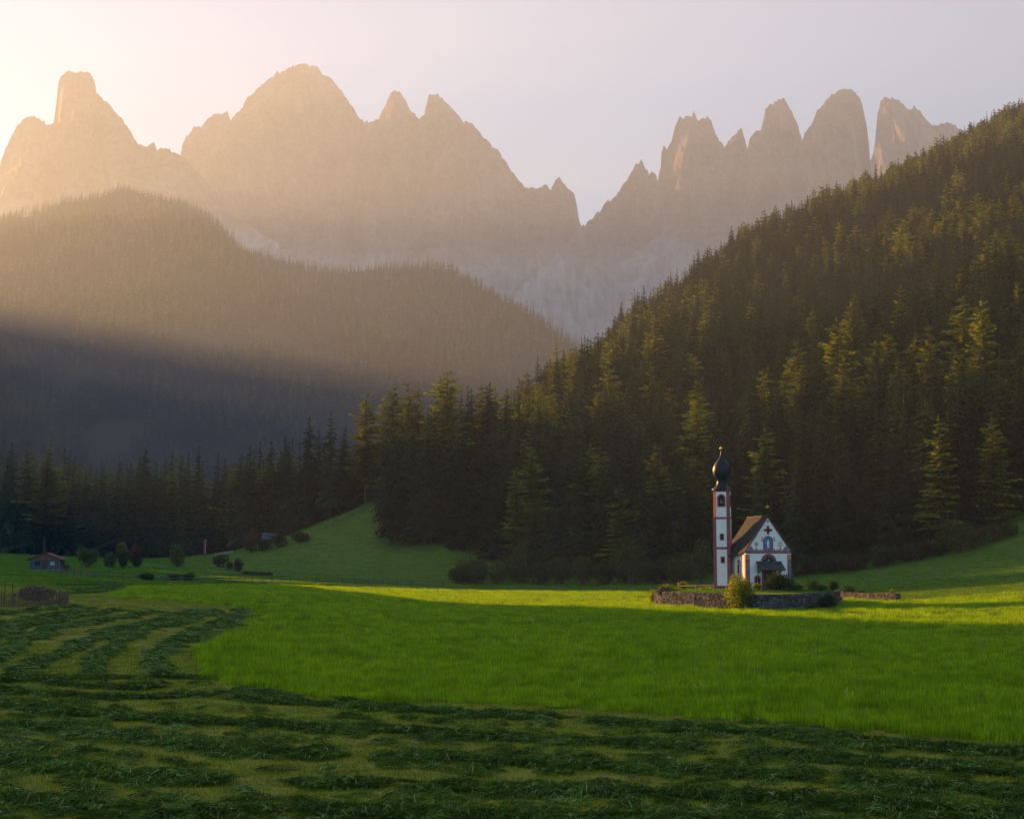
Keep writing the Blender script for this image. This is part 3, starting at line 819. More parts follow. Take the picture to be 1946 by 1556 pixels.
# half-round window over the door
lun = lambda r, z=3.55: [(-r, z), (r, z)] + [(r * math.cos(math.pi * i / 14), z + 0.02 + r * math.sin(math.pi * i / 14)) for i in range(15)]
p = MB(); ringf(p, lun(1.06, 3.42), lun(0.76, 3.55), -0.065, 0.003); lf = p.build('lunette_frame', M['red_paint'], chapel)
p = MB(); p.prism(lun(0.77), -0.02, 0.004); p.build('pane', M['black_pane'], lf)
p = MB()
for k in range(1, 6):
    a = math.pi * k / 6; c, s_ = math.cos(a) * 0.58, math.sin(a) * 0.58
    p.lathe([(0.02, -0.012), (0.05, 0.0), (0.02, 0.012)], 6) if False else p.box(c - 0.045, c + 0.045, -0.035, -0.022, 3.60 + s_ - 0.045, 3.60 + s_ + 0.045)
p.box(-0.07, 0.07, -0.035, -0.022, 3.62, 3.76); p.build('lunette_glazing', M['pale_paint'], lf)
# porch roof
cn = MB(); cn.hull([(-1.68, 0.02, 3.40), (1.68, 0.02, 3.40), (1.68, -1.65, 2.36), (-1.68, -1.65, 2.36)], [(-1.68, 0.02, 3.56), (1.68, 0.02, 3.56), (1.68, -1.70, 2.46), (-1.68, -1.70, 2.46)])
can = cn.build('canopy', M['slate'], chapel)
for i in range(7):
    t0, t1 = i / 7, (i + 1) / 7
    for j in range(11):
        x0 = -1.68 + 3.36 * j / 11 + 0.012 + (0.10 if i % 2 and j else 0); x1 = -1.68 + 3.36 * (j + 1) / 11 - 0.012 + (0.10 if i % 2 and j < 10 else 0)
        za = lambda t: 3.56 - 1.10 * t
        ya = lambda t: 0.02 - 1.72 * t
        s_ = MB(); s_.hull([(x0, ya(t0), za(t0) + 0.004), (x1, ya(t0), za(t0) + 0.004), (x1, ya(t1), za(t1) + 0.006), (x0, ya(t1), za(t1) + 0.006)],
                           [(x0, ya(t0), za(t0) + 0.012), (x1, ya(t0), za(t0) + 0.012), (x1, ya(t1), za(t1) + 0.04 + 0.02 * ((i * 7 + j * 3) % 5) / 5), (x0, ya(t1), za(t1) + 0.04)])
        s_.build('shingle', M['slate'], can)
for s in (-1, 1):
    p = MB(); p.tube((s * 1.45, -0.0, 2.05), (s * 1.45, -1.35, 2.50), 0.06); p.box(s * 1.45 - 0.06, s * 1.45 + 0.06, -0.12, -0.002, 1.95, 3.2); p.build('canopy_bracket', M['dark_wood'], chapel)
# door
p = MB(); ringf(p, [(-0.95, -0.05), (0.95, -0.05), (0.95, 2.42), (-0.95, 2.42)], [(-0.68, 0.02), (0.68, 0.02), (0.68, 2.18), (-0.68, 2.18)], -0.07, 0.004); df = p.build('door_frame', M['red_paint'], chapel)
for x0, x1 in ((-0.68, -0.006), (0.006, 0.68)):
    d_ = MB(); d_.box(x0, x1, -0.03, 0.003, 0.0, 2.18); dl = d_.build('door', M['door_red'], chapel)
    for z0, z1 in ((0.15, 0.95), (1.1, 2.0)):
        q = MB(); q.box(x0 + 0.1, x1 - 0.1, -0.045, -0.031, z0, z1); q.build('door_panel', M['dark_wood'], dl)
p = MB(); p.lathe([(0.01, 1.05), (0.035, 1.08), (0.01, 1.11)], 8, 0.08, -0.07); p.build('door_handle', M['bronze'], chapel)
# two small framed windows beside the door
for cx in (-1.52, 1.62):
    p = MB(); ringf(p, [(cx - 0.42, 0.42), (cx + 0.42, 0.42), (cx + 0.42, 1.62), (cx + 0.2, 1.68), (cx, 1.88), (cx - 0.2, 1.68), (cx - 0.42, 1.62)],
                    [(cx - 0.27, 0.6), (cx + 0.27, 0.6), (cx + 0.27, 1.48), (cx + 0.15, 1.48), (cx, 1.48), (cx - 0.15, 1.48), (cx - 0.27, 1.48)], -0.05, 0.003); w = p.build('window', M['red_paint'], chapel)
    q = MB(); q.box(cx - 0.275, cx + 0.275, -0.012, 0.003, 0.595, 1.485); q.build('pane', M['black_pane'], w)
    q = MB(); q.box(cx - 0.02, cx + 0.02, -0.03, -0.013, 0.6, 1.48); q.build('window_bar', M['pale_paint'], w)
    q = MB(); q.prism([(cx - 0.14, 0.42), (cx + 0.14, 0.42), (cx, 0.18)], -0.045, 0.002); q.build('window_drop', M['red_paint'], w)
# quatrefoil window
def quatre(R_, z0=7.52, n=32):
    out = []
    for i in range(n):
        a = 2 * math.pi * i / n
        out.append((R_ * (0.72 + 0.28 * math.cos(4 * a)) * math.sin(a), z0 + R_ * (0.72 + 0.28 * math.cos(4 * a)) * math.cos(a)))
    return out
p = MB(); ringf(p, quatre(0.62), quatre(0.38), -0.05, 0.003); qf = p.build('quatrefoil_frame', M['red_paint'], chapel)
p = MB(); p.prism(quatre(0.385), -0.012, 0.003); p.build('pane', M['black_pane'], qf)
# painted niche with a figure
p = MB(); ringf(p, arch(-0.02, 4.93, 1.30, 1.85), arch(-0.02, 5.05, 1.00, 1.58), -0.055, 0.003); nf = p.build('niche_frame', M['red_paint'], chapel)
p = MB(); p.prism(arch(-0.02, 5.04, 1.01, 1.60), -0.016, 0.003); p.build('niche_panel', M['blue_paint'], nf)
p = MB(); p.prism([(-0.20, 5.15), (0.18, 5.15), (0.14, 5.6), (0.17, 5.95), (0.09, 6.08), (0.10, 6.25), (-0.02, 6.33), (-0.13, 6.25), (-0.12, 6.08), (-0.22, 5.95), (-0.16, 5.6)], -0.024, -0.017); p.build('painted_figure', M['pale_paint'], nf)
p = MB(); p.prism([(-0.42, 5.08), (0.38, 5.08), (0.30, 5.26), (-0.35, 5.26)], -0.0245, -0.0172); p.build('painted_cloud', M['grey_paint'], nf)
for s in (-1, 1):
    p = MB()
    for a, L in ((25, 0.55), (50, 0.5), (78, 0.42), (105, 0.35)):
        q = R(a); x0, z0 = s * 0.55, 6.15
        p.prism([(x0, z0), (x0 + s * (L * math.sin(q) - 0.05 * math.cos(q)), z0 + L * math.cos(q) + 0.05 * math.sin(q)), (x0 + s * (L * 1.15 * math.sin(q)), z0 + L * 1.15 * math.cos(q)), (x0 + s * (L * math.sin(q) + 0.05 * math.cos(q)), z0 + L * math.cos(q) - 0.05 * math.sin(q))], -0.02 - 0.001 * (a % 7), 0.002)
    p.build('leaf_ornament', M['red_paint'] if s < 0 else M['grey_paint'], nf)
    # painted medallion on a stem
    p = MB(); p.prism([(s * 1.6 + 0.31 * math.cos(2 * math.pi * i / 16), 5.72 + 0.31 * math.sin(2 * math.pi * i / 16)) for i in range(16)], -0.018, 0.002); md = p.build('medallion', M['ochre'] if s > 0 else M['pale_paint'], chapel)
    p = MB(); p.prism([(s * 1.6 + 0.2 * math.cos(2 * math.pi * i / 12), 5.72 + 0.2 * math.sin(2 * math.pi * i / 12)) for i in range(12)], -0.026, -0.0185); p.build('medallion_face', M['pale_paint'] if s > 0 else M['ochre'], md)
    p = MB(); p.prism([(s * 1.6 - 0.14, 4.95), (s * 1.6 + 0.14, 4.95), (s * 1.6 + 0.05, 5.42), (s * 1.6 - 0.05, 5.42)], -0.02, 0.002); p.build('medallion_stem', M['ochre'], md)
p = MB(); p.prism([(-0.13, 8.55), (0.13, 8.55), (0, 8.82)], -0.03, 0.002); p.build('gable_vent', M['black_pane'], chapel)
# side wall: framed window, painted corner lines
p = MB(); p.box(-HW - 0.04, -HW + 0.003, 2.2, 3.5, 1.25, 3.55); p.box(-HW - 0.05, -HW + 0.003, 2.5, 3.2, 3.551, 3.78); sw = p.build('window', M['red_paint'], chapel)
p = MB(); p.box(-HW - 0.047, -HW - 0.041, 2.45, 3.25, 1.5, 3.3); q_ = p.build('window_reveal', M['plaster'], sw)
p = MB(); p.box(-HW - 0.053, -HW - 0.048, 2.6, 3.2, 1.6, 3.2); p.build('pane', M['black_pane'], sw)
p = MB(); p.box(-HW - 0.02, -HW + 0.003, 5.72, 5.86, -1, 4.2); p.build('painted_line', M['red_paint'], chapel)

# ---------------- tower (turned a little the other way), standing against the nave
TY = 194.2
tb = at_depth(1377.0, 1125, TY)
TH = at_depth(1377, 930, TY).z - tb.z
tower = MB()
HWT = 1.10
tw = Matrix.Translation(chapel.matrix_basis.inverted() @ Vector((tb.x, tb.y + HWT, tb.z))) @ Matrix.Rotation(R(-14.7) - TILT, 4, 'Z')
def tz_of(v): return at_depth(1377, v, TY).z - tb.z
LEDGE = tz_of(985)
CH = 0.40
def octo(hw, ch): return [(-hw + ch, -hw), (hw - ch, -hw), (hw, -hw + ch), (hw, hw - ch), (hw - ch, hw), (-hw + ch, hw), (-hw, hw - ch), (-hw, -hw + ch)]
tower.box(-HWT, HWT, -HWT, HWT, -1.5, LEDGE)
tower.hull([(x, y, LEDGE) for x, y in octo(HWT - 0.03, CH)], [(x, y, TH) for x, y in octo(HWT - 0.03, CH)])
# bell opening is not cut: a flat dark panel paints the shade inside
T = empty('tower', (0, 0, 0)); T.parent = chapel; T.matrix_local = tw
def tpart(mb, name, mat, parent=None, smooth=False):
    return mb.build(name, mat, T if parent is None else parent, smooth)
tpart(tower, 'tower_wall', M['plaster'])
p = MB()
for sx_ in (-1, 1):
    for sy_ in (-1, 1):
        for d_ in (0, 1):
            hw = HWT + 0.015
            x0, x1 = sorted((sx_ * hw, sx_ * (hw - 0.44)))
            y0, y1 = sorted((sy_ * hw, sy_ * (hw - 0.44)))
            if d_ == 0: p.box(x0, x1, y0, y1, -1.4, LEDGE + 0.02)
tpart(p, 'corner_paint', M['red_paint'])
p = MB()
o8 = octo(HWT - 0.012, CH)
for a, b in ((1, 2), (3, 4), (5, 6), (7, 0)):
    A, B = Vector(o8[a]), Vector(o8[b]); nrm = Vector(((A + B) / 2)).normalized() * 0.004
    A2 = A + nrm; B2 = B + nrm; ins = -((A + B) / 2).normalized() * 0.05
    p.hull([(A2.x, A2.y, LEDGE), (B2.x, B2.y, LEDGE), (B2.x + ins.x, B2.y + ins.y, LEDGE), (A2.x + ins.x, A2.y + ins.y, LEDGE)], [(A2.x, A2.y, TH - 0.01), (B2.x, B2.y, TH - 0.01), (B2.x + ins.x, B2.y + ins.y, TH - 0.01), (A2.x + ins.x, A2.y + ins.y, TH - 0.01)])
tpart(p, 'chamfer_paint', M['red_paint'])
for z0, z1, e in ((LEDGE - 0.06, LEDGE + 0.20, 0.05), (tz_of(1043.5), tz_of(1039), 0.025), (-1.45, tz_of(1112.5), 0.03)):
    p = MB(); q = HWT + e; p.box(-q, q, -q, q, z0, z1); tpart(p, 'string_band', M['red_paint'])
p = MB(); p.hull([(x, y, TH - 0.28) for x, y in octo(HWT + 0.01, CH)], [(x, y, TH + 0.02) for x, y in octo(HWT + 0.12, CH)]); tpart(p, 'tower_cornice', M['red_paint'])
# openings on the front and the right face
def face_window(z0, z1, w, dx, rot, arched):
    e = MB(); hw = HWT - (0.03 if z0 > LEDGE else 0) + 0.0
    f = MB()
    if arched:
        ringf(f, arch(dx, z0 - 0.12, w + 0.34, z1 - z0 + 0.26), arch(dx, z0, w, z1 - z0), -hw - 0.05, -hw + 0.003)
        e.prism(arch(dx, z0, w + 0.004, z1 - z0 + 0.002), -hw - 0.008, -hw + 0.003)
    else:
        ringf(f, [(dx - w / 2 - 0.13, z0 - 0.13), (dx + w / 2 + 0.13, z0 - 0.13), (dx + w / 2 + 0.13, z1 + 0.13), (dx - w / 2 - 0.13, z1 + 0.13)], [(dx - w / 2, z0), (dx + w / 2, z0), (dx + w / 2, z1), (dx - w / 2, z1)], -hw - 0.04, -hw + 0.003)
        e.box(dx - w / 2 - 0.002, dx + w / 2 + 0.002, -hw - 0.006, -hw + 0.003, z0, z1)
    for mb in (f, e):
        mb.v = [Matrix.Rotation(rot, 3, 'Z') @ v for v in mb.v]
    fr = tpart(f, 'window', M['red_paint'])
    e.build('pane', M['black_pane'], fr)  # on the bell stage this dark sheet stands for the shade within
    return fr
bw = face_window(tz_of(961), tz_of(940.5), 0.74, 0.03, 0, True)
face_window(tz_of(961), tz_of(940.5), 0.74, 0.0, math.pi / 2, True)
face_window(tz_of(1024.5), tz_of(1015.5), 0.30, 0.04, 0, False)
face_window(tz_of(1068), tz_of(1059), 0.30, 0.12, 0, False)
bz = tz_of(957)
p = MB(); p.lathe([(0.26, bz), (0.22, bz + 0.08), (0.15, bz + 0.3), (0.11, bz + 0.48), (0.03, bz + 0.56)], 14, 0.05, -HWT - 0.12); p.build('bell', M['bronze'], bw, True)
# onion dome
mpx = TY / FPX
dome = [(1.32, 931), (1.36, 929.5), (1.30, 928), (1.12, 926.3), (0.92, 924.3), (0.78, 921.5), (0.68, 918), (0.62, 914), (0.64, 911.5), (0.78, 909), (0.96, 905.8), (1.09, 901.5), (1.155, 896.5), (1.165, 892.5), (1.12, 888.0), (1.02, 883.5), (0.86, 879), (0.66, 875), (0.45, 871), (0.28, 867.5), (0.17, 864), (0.11, 860), (0.08, 856), (0.06, 852.8)]
p = MB(); p.lathe([(r, tz_of(v)) for r, v in dome], 32, 0, 0, 0.022); dm = tpart(p, 'onion_dome', M['copper'], None, True)
p = MB(); zb = tz_of(850.5); p.lathe([(0.02, zb - 0.2)] + [(0.2 * math.cos(R(a)), zb + 0.2 * math.sin(R(a))) for a in range(-75, 90, 15)] + [(0.01, zb + 0.2)], 14); p.build('finial_ball', M['gold'], dm, True)
p = MB(); zt = tz_of(836); p.tube((0, 0, zb + 0.1), (0, 0, zt), 0.035, 0.02); p.box(-0.22, 0.22, -0.02, 0.02, zt - 0.32, zt - 0.26); p.box(-0.03, 0.03, -0.021, 0.021, zt - 0.5, zt + 0.05); p.build('finial_cross', M['copper'], dm)

# ------------------------------------------------------------------ churchyard terrace with its dry-stone walls
M['stone'] = mat_noise('field_stone', (0.035, 0.031, 0.028), (0.14, 0.12, 0.105), 1.7, 0.95, 0.5, 0.03, 'Object', None, 0.3, 0.7, island=0.55)
M['mortar'] = mat_noise('dark_joint', (0.035, 0.032, 0.026), (0.06, 0.05, 0.04), 3, 0.98)
yard_pts = [at(u, v) for u, v in ((1243, 1150), (1262, 1152.5), (1320, 1156), (1383, 1159), (1430, 1161), (1477, 1161.5), (1530, 1160), (1578, 1156.5))]
yard_back = [Vector((44.5, 203, 0)), Vector((40, 212, 0)), Vector((30, 217, 0)), Vector((22.5, 214.5, 0))]
OUT = [Vector((p.x, p.y, 0)) for p in yard_pts] + yard_back
def yard_z(x, y):
    d = math.hypot(x - FAC.x, y - (FAC.y + 3))
    return FAC.z - 0.02 - 0.45 * (1 - math.exp(-(d / 9.5) ** 2))
cen = sum(OUT, Vector()) / len(OUT)
V = []; F = []
rings = 9
for k in range(rings + 1):
    t = k / rings
    for p in OUT:
        q = p.lerp(cen, t) if k else p
        V.append((q.x, q.y, yard_z(q.x, q.y)))
nO = len(OUT)
for k in range(rings):
    for i in range(nO):
        F.append((k * nO + i, k * nO + (i + 1) % nO, (k + 1) * nO + (i + 1) % nO, (k + 1) * nO + i))
b0 = len(V)
V += [(p.x, p.y, Hs(p.x, p.y) - 0.6) for p in OUT]
for i in range(nO): F.append((i, b0 + i, b0 + (i + 1) % nO, (i + 1) % nO))
yard = link('churchyard_ground', mesh('churchyard_ground', V, F, M['turf'], False))
tag(yard, 'raised grassy terrace the chapel stands on', kind='structure')

def stone_vf(r, sx_, sy_, sz_):
    """a lumpy field stone"""
    V = []; F = []
    pts = [(-1, -1, -1), (1, -1, -1), (1, 1, -1), (-1, 1, -1), (-1, -1, 1), (1, -1, 1), (1, 1, 1), (-1, 1, 1)]
    V = [Vector((x * sx_ * r.uniform(0.6, 1.0), y * sy_ * r.uniform(0.6, 1.0), z * sz_ * r.uniform(0.6, 1.0))) for x, y, z in pts]
    V += [Vector((0, -sy_ * r.uniform(1.0, 1.25), 0)), Vector((0, sy_ * 1.1, 0)), Vector((sx_ * 1.1, 0, 0)), Vector((-sx_ * 1.1, 0, 0)), Vector((0, 0, sz_ * 1.1)), Vector((0, 0, -sz_ * 1.1))]
    for c, ring in ((8, (0, 1, 5, 4)), (9, (2, 3, 7, 6)), (10, (1, 2, 6, 5)), (11, (3, 0, 4, 7)), (12, (4, 5, 6, 7)), (13, (3, 2, 1, 0))):
        for i in range(4): F.append((c, ring[i], ring[(i + 1) % 4]))
    return V, F
def stone_wall(name, path, topf, label, size, seed, thick=0.6, out_sign=1):
    r = random.Random(seed)
    root = empty(name, (path[0].x, path[0].y, Hs(path[0].x, path[0].y)))
    tag(root, label, 'stone wall')
    inv = root.location
    core = MB(); st = MB(); cap = MB()
    for a, b in zip(path[:-1], path[1:]):
        L = (b - a).length; t = (b - a).normalized(); nrm = Vector((t.y, -t.x, 0)) * out_sign
        za, zb_ = Hs(a.x, a.y) - 0.3, Hs(b.x, b.y) - 0.3
        ha, hb = topf(a.x, a.y) - 0.08, topf(b.x, b.y) - 0.08
        q = [a + nrm * 0.02, b + nrm * 0.02, b - nrm * thick, a - nrm * thick]
        core.hull([Vector((p.x, p.y, z)) - inv for p, z in zip(q, (za, zb_, zb_, za))], [Vector((p.x, p.y, z)) - inv for p, z in zip(q, (ha, hb, hb, ha))])
        s = 0.0
        z_lo = min(za, zb_) + 0.2
        nrow = int((max(ha, hb) - z_lo) / (size * 0.62)) + 1
        for row in range(nrow):
            s = r.uniform(-size * 0.5, 0)
            while s < L:
                w = size * r.uniform(0.6, 1.5)
                f = (s + w / 2) / L
                zt = ha + (hb - ha) * f
                z = z_lo + (row + 0.5) * size * 0.62 + r.uniform(-0.04, 0.04)
                if z < zt + 0.05:
                    c = a + t * (s + w / 2) + nrm * r.uniform(0.0, 0.07)
                    Vs, Fs = stone_vf(r, w * 0.53, size * 0.34, size * r.uniform(0.28, 0.42))
                    an = math.atan2(t.y, t.x)
                    mt = Matrix.Rotation(an, 3, 'Z') @ Matrix.Rotation(r.uniform(-0.25, 0.25), 3, 'Y')
                    st.add([mt @ v + Vector((c.x, c.y, z)) - inv for v in Vs], Fs)
                s += w * 0.96
    core.build('wall_core', M['mortar'], root)
    o = st.build('stones', M['stone'], root); o['kind'] = 'stuff'
    return root
stone_wall('stone_wall', [Vector((24, 216.5, 0)), Vector((22.0, 214.3, 0))] + OUT[:8] + [Vector((44.3, 201, 0))], yard_z, 'rough dry-stone retaining wall around the chapel terrace', 0.42, 3)
rw = [at(1596, 1139), at(1615, 1140.5), at(1650, 1142), at(1680, 1142.5), at(1704, 1143)]
rw = [Vector((p.x, p.y, 0)) for p in rw]
stone_wall('stone_wall', rw, lambda x, y: Hs(x, y) + 1.15, 'low dry-stone wall on the grass right of the chapel terrace', 0.40, 9)
# worn steps between the two walls
stp = empty('stone_steps', at(1588, 1146)); tag(stp, 'few worn stone steps between the two dry-stone walls', 'steps')
for k in range(4):
    p = MB(); w = 1.3; r = random.Random(k)
    Vs, Fs = stone_vf(r, 1.0, 0.3, 0.13); p.add([v + Vector((0.1 * k, 0.5 * k, 0.12 + 0.22 * k)) for v in Vs], Fs); p.box(-0.8 + 0.1 * k, 0.8 + 0.1 * k, 0.5 * k - 0.2, 0.5 * k + 0.35, -0.3, 0.16 + 0.22 * k); p.build('step', M['stone'], stp)
# railing left of the tower
M['rail_wood'] = mat_noise('pale_rail_wood', (0.22, 0.16, 0.10), (0.34, 0.26, 0.17), 3, 0.9)
rl = [at_depth(u, 1124.5, y_) for u, y_ in ((1290, 201.5), (1323, 197.5), (1357, 194.6))]
rail = empty('wooden_railing', (rl[0].x, rl[0].y, yard_z(rl[0].x, rl[0].y))); tag(rail, 'sunlit wooden railing on the terrace left of the tower', 'railing')
lp = [Vector((p.x, p.y, yard_z(p.x, p.y))) - rail.location for p in rl]
for k, p_ in enumerate(lp):
    q = MB(); h = 0.95 if k == 0 else 0.75; q.box(p_.x - 0.09, p_.x + 0.09, p_.y - 0.09, p_.y + 0.09, p_.z - 0.2, p_.z + h); q.build('post', M['rail_wood'], rail)
for a, b in zip(lp[:-1], lp[1:]):
    q = MB(); q.tube(a + Vector((0, 0, 0.62)), b + Vector((0, 0, 0.62)), 0.055); q.build('rail', M['rail_wood'], rail)
# ------------------------------------------------------------------ meadow grass
M['uncut'] = mat_leaf('uncut_grass', (0.10, 0.235, 0.004), (0.19, 0.34, 0.006), (2.2, 1.75, 0.8), 0.5, 0.40, 0.05, 'Object', 0.16, island=0.45)
M['cut'] = mat_leaf('cut_grass', (0.032, 0.095, 0.008), (0.10, 0.195, 0.018), (1.5, 1.4, 0.9), 0.2, 0.45, 3.0, 'Object', island=0.45)
M['strand'] = mat_leaf('pale_cut_stalks', (0.14, 0.22, 0.06), (0.28, 0.33, 0.12), (1.3, 1.3, 1.0), 0.2, 0.3, 3.0)
M['short'] = mat_leaf('short_stubble_grass', (0.13, 0.22, 0.008), (0.23, 0.27, 0.012), (1.7, 1.4, 0.7), 0.3, 0.3, 2.0, 'Object', 0.35, island=0.4)
M['pasture'] = mat_leaf('pasture_grass', (0.055, 0.15, 0.006), (0.10, 0.22, 0.012), (1.6, 1.5, 0.7), 0.35, 0.3, 1.0, 'Object', 0.12, island=0.35)

def grass_patch(name, mat, n, size, h0, h1, w, lean, seed):
    r = np.random.default_rng(seed)
    V = []; F = []
    for _ in range(n):
        x, y = r.uniform(-size / 2, size / 2, 2)
        h = r.uniform(h0, h1); a = r.uniform(0, 6.283); b = r.uniform(0, 6.283); l = abs(r.normal(0, lean)) * h
        dx, dy = math.cos(a) * w * r.uniform(0.7, 1.3) / 2, math.sin(a) * w / 2
        ex, ey = math.cos(b) * l, math.sin(b) * l
        m = len(V)
        V += [(x - dx, y - dy, -0.03), (x + dx, y + dy, -0.03), (x + 0.8 * dx + 0.35 * ex, y + 0.8 * dy + 0.35 * ey, h * 0.6), (x - 0.8 * dx + 0.35 * ex, y - 0.8 * dy + 0.35 * ey, h * 0.6), (x + ex, y + ey, h * (1 - 0.25 * min(1, l / h)))]
        F += [(m, m + 1, m + 2, m + 3), (m + 3, m + 2, m + 4)]
    return mesh(name, V, F, mat)
def clump(name, mat, n, rad, seed):
    """mown stalks lying in a low tangled heap"""
    r = np.random.default_rng(seed)
    V = []; F = []
    for _ in range(n):
        q = rad * math.sqrt(r.random()); t = r.uniform(0, 6.283)
        x, y = q * math.cos(t), q * math.sin(t)
        z = 0.02 + 0.15 * (1 - (q / rad) ** 2) * r.random()
        a = r.normal(0, 0.9); L = r.uniform(0.22, 0.6); w = r.uniform(0.004, 0.011); arc = r.uniform(-0.02, 0.10); bend = r.normal(0, 0.10)
        ca, sa = math.cos(a), math.sin(a)
        m = len(V)
        for s_ in (-0.5, -0.05, 0.45):
            px, py = x + ca * L * s_ - sa * bend * s_ * s_ * 2, y + sa * L * s_ + ca * bend * s_ * s_ * 2
            zz = z + arc * (1 - (2 * s_) ** 2) - 0.05 * abs(s_)
            V += [(px - sa * w, py + ca * w, zz), (px + sa * w, py - ca * w, zz + 0.012)]
        F += [(m, m + 1, m + 3, m + 2), (m + 2, m + 3, m + 5, m + 4)]
    mi = [1 if (q // 2) % 4 == 0 else 0 for q in range(len(F))]
    return mesh(name, V, F, [mat, M['strand']], False, mi)

def in_poly(px, py, poly):
    inside = np.zeros(len(px), bool)
    x1, y1 = poly[-1]
    for x2, y2 in poly:
        c = ((y1 > py) != (y2 > py)) & (px < (x2 - x1) * (py - y1) / (y2 - y1 + 1e-12) + x1)
        inside ^= c
        x1, y1 = x2, y2
    return inside
# outline of the uncut hay, followed in the photograph
UNC = [(2130, 1434), (1946, 1416), (1800, 1404), (1650, 1392), (1500, 1380), (1400, 1371), (1250, 1358), (1100, 1347), (1000, 1341), (900, 1336), (800, 1336), (700, 1334), (620, 1327), (540, 1318), (470, 1306), (420, 1298), (392, 1287),
       (372, 1262), (369, 1245), (376, 1232), (400, 1224), (440, 1206), (462, 1190), (474, 1176), (486, 1163), (484, 1157), (440, 1152), (380, 1147), (318, 1140), (260, 1136), (205, 1131), (232, 1122), (262, 1114.5),
       (400, 1113), (560, 1114), (700, 1118), (830, 1123), (950, 1124), (1100, 1124), (1240, 1126), (1500, 1128), (1720, 1140), (1946, 1128), (2130, 1112)]
UW = [tuple(at(u, v)[:2]) for u, v in UNC]
ux = np.array([p[0] for p in UW]); uy = np.array([p[1] for p in UW])
yard_poly = [(p.x, p.y) for p in OUT]
r5 = np.random.default_rng(55)
gxs, gys = jitter_grid(ux.min(), ux.max(), uy.min(), min(uy.max(), 300), 0.46, r5)
k = in_poly(gxs, gys, UW) & ~in_poly(gxs, gys, yard_poly) & (np.abs(gxs) < 0.375 * gys + 4)
# narrow wheel tracks where the hay is pressed down
def near_line(px, py, pts, w):
    hit = np.zeros(len(px), bool)
    for a, b in zip(pts[:-1], pts[1:]):
        d = b - a; t = np.clip(((px - a.x) * d.x + (py - a.y) * d.y) / (d.x ** 2 + d.y ** 2), 0, 1)
        hit |= np.hypot(px - a.x - t * d.x, py - a.y - t * d.y) < w
    return hit
TRACK = [[at(u, v) for u, v in ((486, 1181), (600, 1183), (760, 1186), (900, 1187), (1050, 1185), (1200, 1182), (1330, 1178), (1450, 1174))],
         [at(u, v) for u, v in ((985, 1148), (1080, 1144), (1160, 1140), (1240, 1136))], [at(u, v) for u, v in ((486, 1146), (640, 1146), (800, 1145))]]
thin = np.zeros(len(gxs), bool)
for t_ in TRACK: thin |= near_line(gxs, gys, t_, 2.0)
k &= ~(thin & (r5.random(len(gxs)) < 0.85))
far = gys > 120
k &= ~((gys > 85) & (r5.random(len(gxs)) < 0.45)) & ~(far & (r5.random(len(gxs)) < 0.4))
gxs, gys = gxs[k], gys[k]
n = len(gxs)
hs = (1.0 + 0.5 * fbm(gxs / 7, gys / 7, 8, 3) + 0.55 * fbm(gxs / 1.7, gys / 1.7, 18, 2)) * r5.uniform(0.8, 1.2, n)
wd = np.where(gys > 120, 1.7, np.where(gys > 85, 1.3, 1.0))
GP = [grass_patch('uncut_patch', M['uncut'], 48, 0.56, 0.22, 0.52, 0.018, 0.36, 300 + q) for q in range(6)]
o = scatter('uncut_hay', np.stack([gxs, gys, H(gxs, gys)], 1), np.stack([0 * hs, 0 * hs, r5.uniform(0, 6.28, n)], 1), np.stack([wd, wd, np.clip(hs, 0.5, 1.6)], 1), r5.integers(0, 6, n), GP)
tag(o, 'dense bright green uncut hay filling the middle of the meadow', 'grass', kind='stuff')
print('uncut', n)

